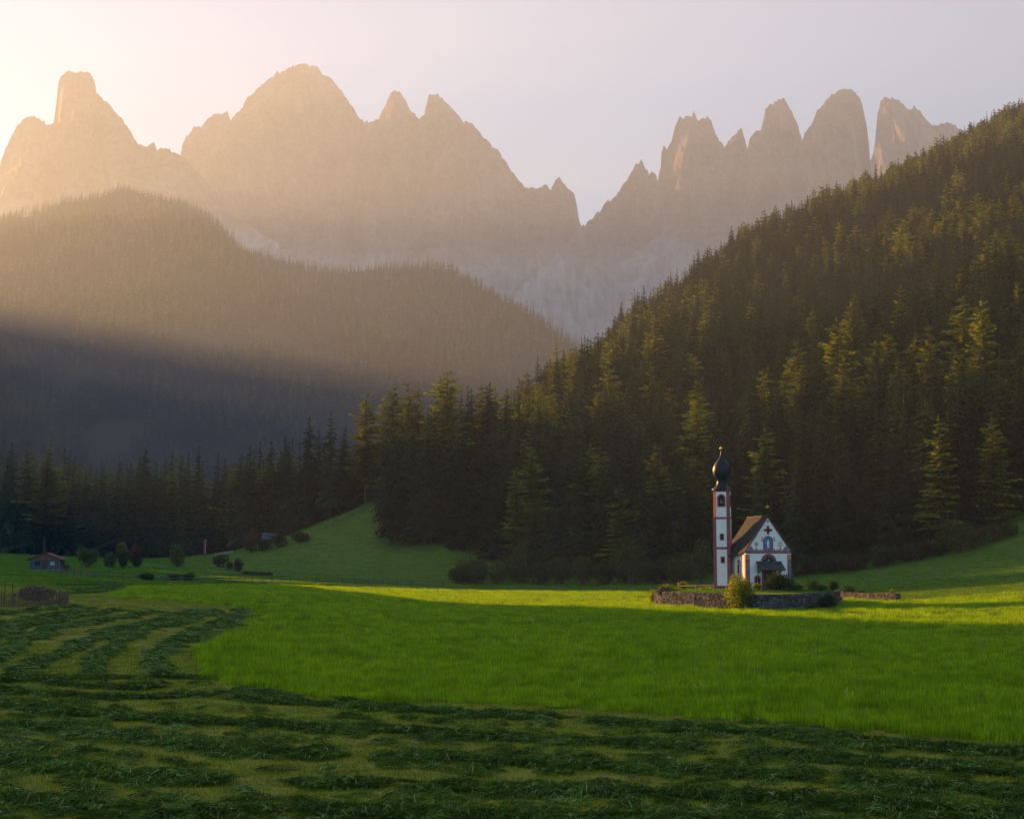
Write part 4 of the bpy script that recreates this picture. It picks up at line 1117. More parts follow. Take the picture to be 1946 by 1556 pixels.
# mown rows, traced in the photograph and laid on the ground
ROWS = [[(-60, 1309), (0, 1314), (90, 1322), (250, 1327), (420, 1318), (500, 1332), (700, 1347), (1000, 1362), (1300, 1384), (1600, 1408), (1946, 1434), (2060, 1444)],
        [(-60, 1333), (0, 1340), (126, 1357), (306, 1370), (468, 1378), (700, 1391), (1000, 1406), (1300, 1421), (1600, 1446), (1946, 1474), (2060, 1484)],
        [(-60, 1374), (0, 1380), (150, 1391), (215, 1405), (400, 1423), (700, 1437), (1000, 1451), (1300, 1465), (1600, 1486), (1946, 1511), (2060, 1520)],
        [(-60, 1440), (0, 1448), (150, 1469), (300, 1482), (450, 1490), (700, 1494), (1000, 1501), (1300, 1511), (1600, 1529), (1946, 1549), (2060, 1558)],
        [(-60, 1508), (0, 1517), (150, 1534), (250, 1542), (400, 1549), (700, 1549), (1000, 1553), (1300, 1561), (1600, 1575), (1946, 1596)],
        [(83, 1300), (180, 1306), (250, 1311), (330, 1302), (400, 1304), (480, 1316), (560, 1326), (700, 1340)],
        [(-40, 1298), (60, 1294), (150, 1291), (250, 1291), (330, 1289), (385, 1293)],
        [(324, 1286), (300, 1268), (296, 1251), (315, 1234), (342, 1219), (370, 1205), (396, 1193), (425, 1181), (447, 1170), (462, 1160)],
        [(381, 1222), (420, 1210), (450, 1197), (466, 1181), (476, 1166)],
        [(187, 1286), (188, 1268), (196, 1250), (230, 1219), (262, 1202), (300, 1191), (345, 1184), (380, 1172), (408, 1160)],
        [(36, 1286), (60, 1268), (97, 1251), (151, 1226), (190, 1208), (230, 1195), (285, 1186), (330, 1174), (362, 1160)],
        [(-60, 1282), (-20, 1262), (0, 1251), (36, 1222), (70, 1206), (105, 1194), (160, 1185), (225, 1176), (300, 1162)],
        [(-60, 1238), (-20, 1217), (0, 1208), (36, 1192), (80, 1182), (150, 1174), (230, 1160)],
        [(-60, 1200), (0, 1186), (60, 1177), (120, 1168), (180, 1158)], [(-60, 1174), (0, 1166), (80, 1160), (150, 1153)],
        [(130, 1128), (170, 1126), (205, 1122), (235, 1117)], [(125, 1121), (160, 1120), (200, 1116), (232, 1112)], [(120, 1113), (160, 1112), (200, 1109)],
        [(150, 1105), (200, 1108), (250, 1113)], [(185, 1106), (215, 1109), (245, 1113)], [(390, 1108), (520, 1109), (650, 1113), (760, 1118), (860, 1122)]]
def at_v(row, u): return float(np.interp(u, [p[0] for p in row], [p[1] for p in row]))
THIN = []
for A_, B_ in zip(ROWS[:4], ROWS[1:5]):                       # thinner scatterings between the main rows
    THIN.append([(u, 0.5 * (at_v(A_, u) + at_v(B_, u)) + 4 * math.sin(u / 170.0)) for u in range(-60, 2061, 120)])
rp = []; rrot = []
for row in ROWS + THIN:
    light = row in THIN
    P = [at(u, v) for u, v in row]
    for a, b in zip(P[:-1], P[1:]):
        L = (Vector((b.x, b.y)) - Vector((a.x, a.y))).length
        if L > 80: continue
        dmid = (a.y + b.y) / 2
        m = int(L * (17 if dmid < 60 else 10 if dmid < 110 else 6))
        if light: m = int(m * 0.09)
        if m < 1: continue
        t = r5.random(m)
        ang = math.atan2(b.y - a.y, b.x - a.x)
        off = np.where(r5.random(m) < 0.72, r5.normal(0, 0.42 if dmid < 62 else 0.24, m), r5.normal(0, 0.95 if dmid < 62 else 0.42, m)) * (1 + 0.5 * vnoise(t * L / 2.5, t * 0 + len(rp), 4))
        off = np.clip(off, -1.7, 1.7) * (1 + 1.4 * vnoise((a.x + (b.x - a.x) * t) / 3.0, (a.y + (b.y - a.y) * t) / 3.0, 21)) + 0.9 * fbm((a.x + (b.x - a.x) * t) / 7.0, (a.y + (b.y - a.y) * t) / 7.0, 22, 2)
        x = a.x + (b.x - a.x) * t - math.sin(ang) * off; y = a.y + (b.y - a.y) * t + math.cos(ang) * off
        bare = fbm(x / 2.2, y / 2.2, 66, 3) > 0.31
        x, y, off = x[~bare], y[~bare], off[~bare]
        z = H(x, y) + 0.07 * np.exp(-(off / 0.55) ** 2) * (1 + 1.2 * fbm(x / 1.1, y / 1.1, 15, 2))
        for q in zip(x, y, z): rp.append(q)
        rrot += list(ang + r5.normal(0, 0.45, len(x)))
# loose stalks left lying between the rows, and cut grass in the wheel tracks
lx5, ly5 = jitter_grid(-40, 40, 26, 64, 1.2, r5)
k5 = ~in_poly(lx5, ly5, UW) & (np.abs(lx5) < 0.36 * ly5 + 2) & (fbm(lx5 / 3.0, ly5 / 3.0, 71, 3) > 0.12)
for q in zip(lx5[k5], ly5[k5], H(lx5[k5], ly5[k5]) - 0.04): rp.append(q)
rrot += list(r5.uniform(0, 6.28, int(k5.sum())))
for t_ in TRACK:
    for a, b in zip(t_[:-1], t_[1:]):
        m = int((b - a).length * 3.0); t = r5.random(m); off = r5.normal(0, 0.8, m); ang = math.atan2(b.y - a.y, b.x - a.x)
        x = a.x + (b.x - a.x) * t - math.sin(ang) * off; y = a.y + (b.y - a.y) * t + math.cos(ang) * off
        for q in zip(x, y, H(x, y)): rp.append(q)
        rrot += list(ang + r5.normal(0, 0.4, m))
rp = np.array(rp); n = len(rp)
CL = [clump('mown_clump', M['cut'], 64, 0.38, 500 + q) for q in range(5)]
s = r5.uniform(0.75, 1.25, n) * np.where(rp[:, 1] > 110, 1.15, 1.0)
o = scatter('mown_rows', rp, np.stack([r5.normal(0, 0.12, n), r5.normal(0, 0.12, n), np.array(rrot)], 1), np.stack([s, s, s * r5.uniform(0.45, 1.15, n)], 1), r5.integers(0, 5, n), CL)
tag(o, 'dark rows of freshly cut grass lying across the meadow', 'grass', kind='stuff')
print('rows', n)

# seed heads and small flowers standing in the uncut hay
M['seed'] = mat_noise('pale_seed_heads', (0.20, 0.21, 0.07), (0.32, 0.31, 0.13), 4.0, 0.9)
M['bloom'] = mat_noise('pale_flowers', (0.55, 0.50, 0.10), (0.70, 0.68, 0.45), 4.0, 0.9)
def stalk(name, mat, seed):
    r = random.Random(seed); b = MB()
    for k in range(3):
        x, y = r.uniform(-0.2, 0.2), r.uniform(-0.2, 0.2); h = r.uniform(0.5, 0.68); l = r.uniform(-0.08, 0.08)
        b.tube((x, y, 0), (x + l, y, h), 0.005, 0.003, 3); b.tube((x + l, y, h - 0.03), (x + l * 1.3, y, h + 0.07), 0.017, 0.006, 4)
    return mesh(name, b.v, b.f, mat)
fsel = r5.random(len(gxs)) < np.where(gys < 120, 0.010, 0.003) * np.clip(1 + 2.2 * fbm(gxs / 9, gys / 9, 44, 3), 0, 3)
fx5, fy5 = gxs[fsel], gys[fsel]; nf5 = len(fx5); s = r5.uniform(0.7, 1.15, nf5)
o = scatter('seed_heads', np.stack([fx5, fy5, H(fx5, fy5)], 1), np.stack([0 * s, 0 * s, r5.uniform(0, 6.28, nf5)], 1), np.stack([s, s, s], 1), np.where(r5.random(nf5) < 0.25, 2, r5.integers(0, 2, nf5)), [stalk('seed_stalk', M['seed'], 1), stalk('seed_stalk', M['seed'], 2), stalk('flower_stalk', M['bloom'], 3)])
tag(o, 'scattered pale seed heads and small flowers in the uncut hay', 'flowers', kind='stuff')

# short stubble between the rows
sxs, sys_ = jitter_grid(-75, 75, 24, 250, 0.62, r5)
k = (np.abs(sxs) < 0.37 * sys_ + 3) & ~in_poly(sxs, sys_, UW) & ~in_poly(sxs, sys_, yard_poly) & (r5.random(len(sxs)) < np.where(sys_ > 90, 0.45, 0.9))
sxs, sys_ = sxs[k], sys_[k]; n = len(sxs)
SP = [grass_patch('stubble_patch', M['short'], 90, 0.85, 0.035, 0.10, 0.016, 0.5, 700 + q) for q in range(3)]
s = r5.uniform(0.8, 1.3, n)
o = scatter('stubble', np.stack([sxs, sys_, H(sxs, sys_)], 1), np.stack([0 * s, 0 * s, r5.uniform(0, 6.28, n)], 1), np.stack([1.1 + 0 * s, 1.1 + 0 * s, s], 1), r5.integers(0, 3, n), SP)
tag(o, 'short yellow-green stubble between the rows of cut grass', 'grass', kind='stuff')
print('stubble', n)

# pasture on the slopes and on the terrace
pxs, pys = jitter_grid(-150, 130, 190, 430, 1.15, r5)
k = (np.abs(pxs) < 0.37 * pys + 4) & ~in_poly(pxs, pys, UW) & ~forest_mask(pxs, pys) & ~in_poly(pxs, pys, yard_poly)
pxs, pys = pxs[k], pys[k]
pzs = H(pxs, pys)
q_x, q_y = jitter_grid(18, 46, 184, 218, 0.6, r5)
k = in_poly(q_x, q_y, [((p.x - cen.x) * 0.985 + cen.x, (p.y - cen.y) * 0.985 + cen.y) for p in OUT])
lx_ = np.cos(-TILT) * (q_x - FAC.x) - np.sin(-TILT) * (q_y - FAC.y); ly_ = np.sin(-TILT) * (q_x - FAC.x) + np.cos(-TILT) * (q_y - FAC.y)
k &= ~((np.abs(lx_) < 3.3) & (ly_ > -0.3) & (ly_ < 8.3)) & ~(np.hypot(q_x - tb.x, q_y - tb.y - 1.1) < 1.7)
q_x, q_y = q_x[k], q_y[k]
q_z = np.array([yard_z(a, b) for a, b in zip(q_x, q_y)])
n0, n1 = len(pxs), len(q_x)
PX = np.concatenate([pxs, q_x]); PY = np.concatenate([pys, q_y]); PZ = np.concatenate([pzs, q_z]); n = len(PX)
PP = [grass_patch('pasture_patch', M['pasture'], 60, 1.3, 0.06, 0.20, 0.035, 0.5, 800 + q) for q in range(3)]
s = r5.uniform(0.7, 1.3, n); w = np.concatenate([np.full(n0, 1.2), np.full(n1, 0.6)])
o = scatter('pasture', np.stack([PX, PY, PZ], 1), np.stack([0 * s, 0 * s, r5.uniform(0, 6.28, n)], 1), np.stack([w, w, s], 1), r5.integers(0, 3, n), PP)
tag(o, 'grazed grass on the slopes and around the chapel', 'grass', kind='stuff')
print('pasture', n)
# ------------------------------------------------------------------ shrubs
M['gold_leaf'] = mat_leaf('yellow_green_leaves', (0.09, 0.15, 0.010), (0.20, 0.25, 0.018), (2.0, 1.6, 0.6), 0.5, 0.15, 1.2, island=0.4)
M['dark_leaf'] = mat_leaf('dark_leaves', (0.018, 0.035, 0.010), (0.050, 0.070, 0.016), (1.6, 1.4, 0.7), 0.3, 0.25, 0.8, island=0.4)
M['mid_leaf'] = mat_leaf('green_leaves', (0.035, 0.060, 0.014), (0.075, 0.105, 0.024), (1.7, 1.5, 0.7), 0.35, 0.2, 0.6, island=0.4)
M['rust_leaf'] = mat_leaf('rusty_leaves', (0.06, 0.042, 0.012), (0.11, 0.075, 0.02), (1.6, 1.2, 0.6), 0.35, 0.2, 0.6)
M['red_leaf'] = mat_leaf('reddish_leaves', (0.035, 0.022, 0.012), (0.06, 0.034, 0.018), (1.6, 1.2, 0.6), 0.35, 0.2, 0.6)
M['brown_leaf'] = mat_leaf('brownish_leaves', (0.030, 0.030, 0.012), (0.065, 0.055, 0.020), (1.5, 1.3, 0.7), 0.3, 0.2, 0.6, island=0.4)
M['dry'] = mat_noise('dry_brush', (0.09, 0.06, 0.04), (0.19, 0.13, 0.085), 2.5, 0.95)

def foliage_vf(seed, w, h, n, leaf, lobes=7, base=0.12, spiky=0.0):
    """leaf-sized faces spread through several overlapping lobes of a crown"""
    r = np.random.default_rng(seed)
    L = []
    for k in range(lobes):
        a = r.uniform(0, 6.283); q = math.sqrt(r.random()) * 0.30 * w
        zc = h * r.uniform(0.34, 0.70); rr = r.uniform(0.20, 0.32)
        L.append((q * math.cos(a), q * math.sin(a), zc, w * rr, min(h * rr * 1.15, zc - base * h * 0.3)))
    L.append((0, 0, h * 0.48, w * 0.36, h * 0.40))
    V = []; F = []
    for _ in range(n):
        cx, cy, cz, rw_, rh = L[int(r.integers(0, len(L)))]
        d = r.normal(size=3); d /= np.linalg.norm(d)
        q = 1 - 0.55 * r.random() ** 2 + abs(r.normal(0, 0.10)) * (1 + spiky * max(0, d[2]))
        p = np.array([cx + d[0] * rw_ * q, cy + d[1] * rw_ * q, max(0.02, cz + d[2] * rh * q)])
        u_ = r.normal(size=3) + d * 0.4; u_ /= np.linalg.norm(u_)
        v_ = np.cross(u_, r.normal(size=3)); v_ /= np.linalg.norm(v_)
        s = leaf * r.uniform(0.6, 1.4)
        m = len(V)
        V += [tuple(p - u_ * s), tuple(p + v_ * s * 0.45), tuple(p + u_ * s), tuple(p - v_ * s * 0.45)]
        F += [(m, m + 1, m + 2, m + 3)]
    return V, F
BK = {}
def bush(name, base, w, h, mat, label, cat='bush', group=None, seed=1, n=900, leaf=None, spiky=0.0, stem=True, kind=None):
    key = (mat, kind if kind is not None else seed)
    e = empty(name, base, 0.0 if kind is None else seed * 1.7)
    tag(e, label, cat, group)
    lf = leaf or 0.055 * (w + h) / 2
    if key in BK and kind is not None:
        fm, sm, w0, h0 = BK[key]
    else:
        V, F = foliage_vf(seed, w, h, n, lf, spiky=spiky)
        fm = mesh('foliage', V, F, M[mat])
        b = MB(); r = random.Random(seed)
        for k in range(5):
            a = k * 1.257 + r.uniform(-0.4, 0.4); q = 0.25 * w
            b.tube((0.04 * w * math.cos(a), 0.04 * w * math.sin(a), -0.15), (q * math.cos(a) * r.uniform(0.4, 1), q * math.sin(a) * r.uniform(0.4, 1), h * r.uniform(0.5, 0.75)), 0.022 * w + 0.01, 0.006 * w, 5)
        sm = mesh('stems', b.v, b.f, M['bark'])
        w0, h0 = w, h
        BK[key] = (fm, sm, w, h)
    e.scale = (w / w0, w / w0, h / h0)
    link('foliage', fm, e); link('stems', sm, e)
    return e
def on_yard(u, v, Yd):
    p = at_depth(u, v, Yd)
    return Vector((p.x, p.y, yard_z(p.x, p.y) - 0.05))
b1 = at(1404, 1160.5)
bush('bush', Vector((b1.x, b1.y - 0.4, Hs(b1.x, b1.y) - 0.1)), 3.7, 4.75, 'gold_leaf', 'big rounded yellow-green bush overhanging the terrace wall before the nave', seed=11, n=4200, leaf=0.13, spiky=0.5)
bush('bush', on_yard(1480, 1119, 186.6), 3.6, 2.25, 'dark_leaf', 'low dark bush with a golden top in front of the chapel door', seed=12, n=3000, leaf=0.12)
bush('bush', on_yard(1473, 1119, 187.4), 1.9, 2.45, 'gold_leaf', 'golden shrub tips rising behind the dark bush at the door', seed=13, n=900, leaf=0.12, spiky=0.6)
bush('bush', on_yard(1299, 1121, 203.0), 1.7, 1.35, 'gold_leaf', 'small pale bush behind the wooden railing', seed=14, n=900, leaf=0.10)
bush('bush', on_yard(1549, 1121, 189.5), 1.8, 1.6, 'gold_leaf', 'small sunlit bush at the right end of the terrace', seed=15, n=1000, leaf=0.10)
bush('bush', on_yard(1569, 1123, 190.5), 1.1, 0.9, 'gold_leaf', 'little sunlit shrub beside the steps at the terrace end', seed=16, n=500, leaf=0.09)
p_ = at(1571, 1159); bush('bush', Vector((p_.x, p_.y, p_.z - 0.1)), 2.6, 2.2, 'dark_leaf', 'dark bush smothering the right end of the terrace wall', seed=17, n=1700, leaf=0.12)
p_ = at(1545, 1160.5); bush('bush', Vector((p_.x, p_.y, p_.z - 0.1)), 1.6, 1.0, 'dark_leaf', 'low weeds at the foot of the terrace wall near its dark bush', seed=18, n=600, leaf=0.10)
p_ = at(1615, 1140); bush('bush', Vector((p_.x + 0.2, p_.y + 0.6, p_.z + 0.2)), 1.9, 2.0, 'dark_leaf', 'dark shrub at the left end of the low wall', seed=19, n=900, leaf=0.11)
p_ = at(1637, 1140); bush('bush', Vector((p_.x + 0.2, p_.y + 0.7, p_.z + 0.2)), 1.3, 1.35, 'dark_leaf', 'smaller dark shrub behind the low wall', seed=20, n=600, leaf=0.10)
p_ = at(1697, 1142.5); bush('bush', Vector((p_.x, p_.y + 0.4, p_.z + 0.2)), 1.1, 1.5, 'gold_leaf', 'small golden shrub on the right end of the low wall', seed=21, n=500, leaf=0.10)
p_ = OUT[1]; bush('bush', Vector((p_.x + 0.5, p_.y + 1.0, yard_z(p_.x, p_.y) - 0.9)), 2.6, 1.7, 'dry', 'dry brown growth hanging over the left corner of the terrace wall', seed=22, n=1500, leaf=0.12)
p_ = OUT[0]; bush('bush', Vector((p_.x + 0.2, p_.y + 0.4, Hs(p_.x, p_.y) - 0.1)), 2.0, 2.5, 'gold_leaf', 'sunlit trailing bush on the left corner of the terrace wall', seed=23, n=1300, leaf=0.12)
p_ = OUT[1]; bush('bush', Vector((p_.x + 1.6, p_.y + 0.9, yard_z(p_.x, p_.y) - 0.3)), 2.2, 0.8, 'gold_leaf', 'low golden growth along the wall top near the left corner', seed=24, n=800, leaf=0.10)
bush('bush', on_yard(1340, 1124, 196.4), 2.0, 0.5, 'gold_leaf', 'flat golden growth on the wall top below the railing', seed=25, n=600, leaf=0.09)
bush('bush', on_yard(1558, 1124, 188.9), 2.2, 0.9, 'mid_leaf', 'green shrub hanging over the wall at the right end of the terrace', seed=26, n=900, leaf=0.10)
bush('bush', on_yard(1583, 1126, 192.0), 1.6, 1.5, 'dark_leaf', 'dark shrub at the head of the stone steps', seed=27, n=900, leaf=0.10)
bush('bush', on_yard(1437, 1122, 186.4), 1.5, 1.1, 'gold_leaf', 'small sunlit shrub on the wall top just right of the big yellow-green bush', seed=28, n=700, leaf=0.10)
bush('bush', on_yard(1512, 1122, 187.5), 2.0, 0.9, 'mid_leaf', 'low green shrub on the wall top right of the dark bush at the door', seed=29, n=800, leaf=0.10)
bush('bush', on_yard(1268, 1124, 206.5), 2.4, 0.9, 'gold_leaf', 'golden grass tuft spilling over the wall near the left end of the railing', seed=30, n=900, leaf=0.10, spiky=0.6)
for k, (u, w, h) in enumerate(((1288, 1.6, 0.5), (1312, 1.2, 0.4), (1345, 1.5, 0.55), (1372, 1.3, 0.6), (1445, 1.5, 0.6), (1500, 1.8, 0.5), (1524, 1.2, 0.5))):
    p_ = at(u, 1155 + 5.0 * min(1, (u - 1262) / 120.0))
    bush('weeds', Vector((p_.x, p_.y - 0.35, p_.z - 0.05)), w, h, 'mid_leaf', 'green weeds growing along the foot of the terrace wall', 'weeds', 'weeds at the foot of the terrace wall', seed=60 + k, n=320, leaf=0.09, kind=0)

# thicket along the foot of the hillside forest
EDGE = [(868, 1110, 40, 34, 'dark_leaf'), (905, 1111, 50, 40, 'dark_leaf'), (945, 1111, 46, 46, 'mid_leaf'), (988, 1109, 50, 82, 'mid_leaf'), (1030, 1111, 52, 48, 'dark_leaf'), (1068, 1111, 56, 56, 'mid_leaf'), (1108, 1112, 60, 62, 'mid_leaf'),
        (1150, 1112, 56, 50, 'dark_leaf'), (1202, 1111, 76, 94, 'mid_leaf'), (1248, 1111, 56, 44, 'dark_leaf'), (1290, 1109, 56, 52, 'mid_leaf'), (1334, 1110, 48, 86, 'mid_leaf'), (1530, 1095, 60, 40, 'brown_leaf'), (1575, 1091, 60, 42, 'dark_leaf'), (1625, 1086, 70, 40, 'brown_leaf'), (1680, 1078, 70, 44, 'dark_leaf'), (1735, 1068, 64, 40, 'brown_leaf'), (1780, 1060, 56, 40, 'dark_leaf'), (1832, 1052, 92, 68, 'mid_leaf'), (1905, 1030, 70, 44, 'dark_leaf')]
names = {'dark_leaf': 'dark shrub', 'mid_leaf': 'leafy green shrub', 'brown_leaf': 'brownish shrub'}
for k, (u, v, wp, hp, mt) in enumerate(EDGE):
    p_ = at(u, v); s_ = p_.y / FPX
    if u == 988: lab = 'pale green small tree standing out of the thicket at the forest foot'
    elif u == 1202: lab = 'broad leafy green tree in the thicket left of the chapel railing'
    elif u == 1334: lab = 'slim leafy tree just left of the chapel tower'
    elif u == 1832: lab = 'large rounded bush at the forest foot by the right grass slope'
    else: lab = names[mt] + (' in the thicket at the forest foot left of the chapel' if u < 1400 else ' along the forest foot right of the chapel')
    bush('shrub', Vector((p_.x, p_.y + 1.5, p_.z - 0.1)), wp * s_, hp * s_, mt, lab, 'shrub', 'thicket along the forest foot', seed=100 + k, n=1500, leaf=0.26, kind=None)

rz = np.random.default_rng(31)
for k in range(34):
    u = rz.uniform(872, 1350); v = rz.uniform(1066, 1106) if u > 930 else rz.uniform(1085, 1108)
    p_ = at(u, v); s_ = p_.y / FPX; mt = ('dark_leaf', 'mid_leaf', 'dark_leaf', 'brown_leaf')[k % 4]
    bush('shrub', Vector((p_.x, p_.y, p_.z - 0.1)), rz.uniform(34, 66) * s_, rz.uniform(24, 54) * s_, mt, names[mt] + ' in the thicket at the forest foot left of the chapel', 'shrub', 'thicket along the forest foot', seed=400 + k, n=1100, leaf=0.26, kind=k % 5)
# growth by the fence and under the dark stand
LEFT = [(278, 1103, 32, 17, 'dark_leaf', 'dark rounded bush standing alone at the fence'), (333, 1103, 25, 15, 'dark_leaf', 'left one of two joined dark bushes at the fence'), (357, 1103, 28, 17, 'dark_leaf', 'right one of two joined dark bushes at the fence'),
        (420, 1078, 34, 26, 'dark_leaf', 'dark bush at the toe of the grass slope'), (437, 1082, 18, 16, 'dark_leaf', 'small dark bush squeezed between two larger ones at the toe of the slope'), (453, 1086, 22, 26, 'dark_leaf', 'upright dark bush at the toe of the grass slope'),
        (478, 1050, 30, 48, 'rust_leaf', 'rusty autumn tree below the barns'), (500, 1046, 30, 26, 'dark_leaf', 'dark shrub beside the rusty tree'), (530, 1040, 36, 24, 'dark_leaf', 'dark shrub in front of the bluish barn roof'), (570, 1030, 40, 22, 'dark_leaf', 'dark shrub below the grey barn roof'),
        (164, 1078, 42, 40, 'mid_leaf', 'round leafy tree between the hut and the dark stand'), (212, 1078, 30, 32, 'mid_leaf', 'low leafy tree under the dark stand'), (233, 1079, 24, 50, 'mid_leaf', 'taller leafy tree under the dark stand'), (257, 1078, 26, 42, 'red_leaf', 'reddish tree under the dark stand'), (336, 1076, 30, 42, 'mid_leaf', 'leafy tree under the dark stand left of the red flag'), (122, 1084, 20, 14, 'dry', 'dry brush beside the hut')]
for k, (u, v, wp, hp, mt, lab) in enumerate(LEFT):
    p_ = at(u, v); s_ = p_.y / FPX
    bush('bush' if hp < 30 else 'leafy_tree', Vector((p_.x, p_.y, p_.z - 0.08)), wp * s_, hp * s_, mt, lab, 'bush' if hp < 30 else 'tree', None, seed=140 + k, n=1100, leaf=0.055 * (wp + hp) / 2 * s_ * 1.1)
for k, u in enumerate((468, 482, 497, 511)):
    p_ = at(u, 1092 + 0.06 * (u - 468)); s_ = p_.y / FPX
    bush('hedge_bush', Vector((p_.x, p_.y, p_.z - 0.08)), 20 * s_, 8 * s_, 'dark_leaf', 'low bush in the ragged hedge behind the fence', 'bush', 'ragged hedge behind the fence', seed=170 + k, n=500, leaf=0.14, kind=1)

# ------------------------------------------------------------------ fences
M['old_wood'] = mat_noise('grey_old_wood', (0.055, 0.05, 0.045), (0.13, 0.115, 0.10), 3, 0.95, 0.3, 0.02)
def rail_fence(path, label, gap, h, nrail, mat='old_wood', name='rail_fence', cat='fence'):
    P = []
    for a, b in zip(path[:-1], path[1:]):
        L = (b - a).length; m = max(1, int(round(L / gap)))
        for i in range(m): q = a.lerp(b, i / m); P.append(Vector((q.x, q.y, Hs(q.x, q.y))))
    q = path[-1]; P.append(Vector((q.x, q.y, Hs(q.x, q.y))))
    root = empty(name, P[0]); tag(root, label, cat)
    r = random.Random(len(P))
    pm = MB(); pm.hull([(-0.07, -0.07, -0.3), (0.07, -0.07, -0.3), (0.07, 0.07, -0.3), (-0.07, 0.07, -0.3)], [(-0.06, -0.06, h), (0.06, -0.06, h), (0.055, 0.06, h + 0.05), (-0.055, 0.06, h + 0.04)])
    pme = None
    for p_ in P:
        if pme is None:
            o = pm.build('post', M[mat], root); pme = o.data
        else: o = link('post', pme, root)
        o.location = p_ - P[0]; o.rotation_euler = (r.uniform(-0.05, 0.05), r.uniform(-0.05, 0.05), r.uniform(0, 1.5)); o.scale = (1, 1, r.uniform(0.92, 1.12))
    for a, b in zip(P[:-1], P[1:]):
        for k in range(nrail):
            z = h * (0.42 + 0.45 * k / max(1, nrail - 1))
            m = MB(); d = (b - a); t = d.normalized(); nn = Vector((-t.y, t.x, 0)) * -0.09
            A = a - P[0] + nn + Vector((0, 0, z + r.uniform(-0.03, 0.03))) - t * 0.1; B = b - P[0] + nn + Vector((0, 0, z + r.uniform(-0.03, 0.03))) + t * 0.1
            up = Vector((0, 0, 0.07)); th_ = nn.normalized() * 0.025
            m.hull([A - up - th_, B - up - th_, B - up + th_, A - up + th_], [A + up - th_, B + up - th_, B + up + th_, A + up + th_]); m.build('rail', M[mat], root)
    return root
rail_fence([at(u, v) for u, v in ((95, 1090), (128, 1093.5), (180, 1098.5), (260, 1102.5), (345, 1104), (480, 1104), (552, 1105.5))], 'long dark post-and-rail fence running past the rounded bushes', 2.6, 1.2, 2)
rail_fence([at(u, v) for u, v in ((600, 1108), (700, 1111.5), (780, 1114), (842, 1116))], 'shorter post-and-rail fence ending at the dark thicket', 2.8, 1.2, 2)
rail_fence([at(u, v) for u, v in ((618, 1006), (650, 992), (688, 972), (718, 958))], 'thin fence climbing the crest of the grass slope', 2.8, 1.0, 2)

# staked enclosure with a brush heap at the left edge of the field
ep = [at(u, v) for u, v in ((-45, 1154), (20, 1153), (70, 1152), (112, 1150))]
root = empty('stake_fence', ep[0]); tag(root, 'brown enclosure of thin upright stakes at the left edge of the field', 'fence')
r = random.Random(4)
sk = MB(); sk.hull([(-0.03, -0.03, -0.2), (0.03, -0.03, -0.2), (0.03, 0.03, -0.2), (-0.03, 0.03, -0.2)], [(-0.02, -0.02, 1.25), (0.02, -0.02, 1.25), (0.015, 0.02, 1.3), (-0.02, 0.02, 1.28)])
sme = None
side = at(112, 1150) + Vector((-0.6, 5.0, 0)); side.z = Hs(side.x, side.y)
path = ep + [side]
for a, b in zip(path[:-1], path[1:]):
    m = int((b - a).length / 0.17)
    for i in range(m):
        q = a.lerp(b, i / m); q.z = Hs(q.x, q.y)
        if sme is None: o = sk.build('stake', M['dry'], root); sme = o.data
        else: o = link('stake', sme, root)
        o.location = q - ep[0]; o.rotation_euler = (r.uniform(-0.08, 0.08), r.uniform(-0.08, 0.08), r.uniform(0, 3)); o.scale = (1, 1, r.uniform(0.75, 1.15) * (1.25 if (a is ep[2] and i == m - 1) else 1))
    for z in (0.35, 0.95):
        m_ = MB(); m_.tube(a - ep[0] + Vector((0, 0, z)), b - ep[0] + Vector((0, 0, z)), 0.03, n=5); m_.build('binding_rod', M['dry'], root)
for u in (8, 22, 113):
    q = at(u, 1151.5); m_ = MB(); l = q - ep[0]; m_.tube((l.x, l.y, l.z - 0.2), (l.x + 0.03, l.y, l.z + (2.1 if u < 30 else 1.5)), 0.05, 0.035); m_.build('tall_post', M['dark_wood'], root)
hp_ = at(60, 1140)
bush('brush_heap', Vector((hp_.x, hp_.y + 1.0, hp_.z - 0.1)), 4.2, 1.5, 'dry', 'pale brown heap of dry brush inside the staked enclosure', 'brush heap', seed=201, n=2400, leaf=0.16)

# ------------------------------------------------------------------ hut, barns, flag
M['log'] = mat_noise('grey_blue_boards', (0.045, 0.055, 0.075), (0.10, 0.11, 0.135), 2.0, 0.9, 0.3, 0.03, 'Object', (1, 1, 6))
M['red_board'] = mat_noise('reddish_boards', (0.16, 0.07, 0.05), (0.26, 0.13, 0.09), 2.0, 0.9, 0.3, 0.03, 'Object', (6, 1, 1))
M['roof_red'] = mat_noise('red_brown_roof', (0.10, 0.03, 0.025), (0.16, 0.06, 0.05), 2.0, 0.85)
M['blue_roof'] = mat_noise('blue_grey_sheet_roof', (0.07, 0.095, 0.13), (0.12, 0.15, 0.19), 1.5, 0.5)
M['concrete'] = mat_noise('pale_footing', (0.12, 0.12, 0.12), (0.2, 0.2, 0.2), 2.0, 0.9)
M['pale_pane'] = mat_noise('pale_pane', (0.25, 0.32, 0.36), (0.36, 0.42, 0.46), 2.0, 0.2)
M['flag_red'] = mat_noise('red_cloth', (0.16, 0.02, 0.03), (0.24, 0.04, 0.05), 2.0, 0.9)
M['flag_white'] = mat_noise('white_cloth', (0.22, 0.15, 0.15), (0.30, 0.2, 0.2), 2.0, 0.9)
M['white_paint'] = mat_noise('white_painted_wood', (0.3, 0.3, 0.32), (0.42, 0.42, 0.45), 3.0, 0.8)
hb = at(85, 1084.5); k_ = hb.y / FPX
hut = empty('hut', hb, 0.12); tag(hut, 'small wooden gabled hut with a red-brown roof left of the dark stand', 'hut')
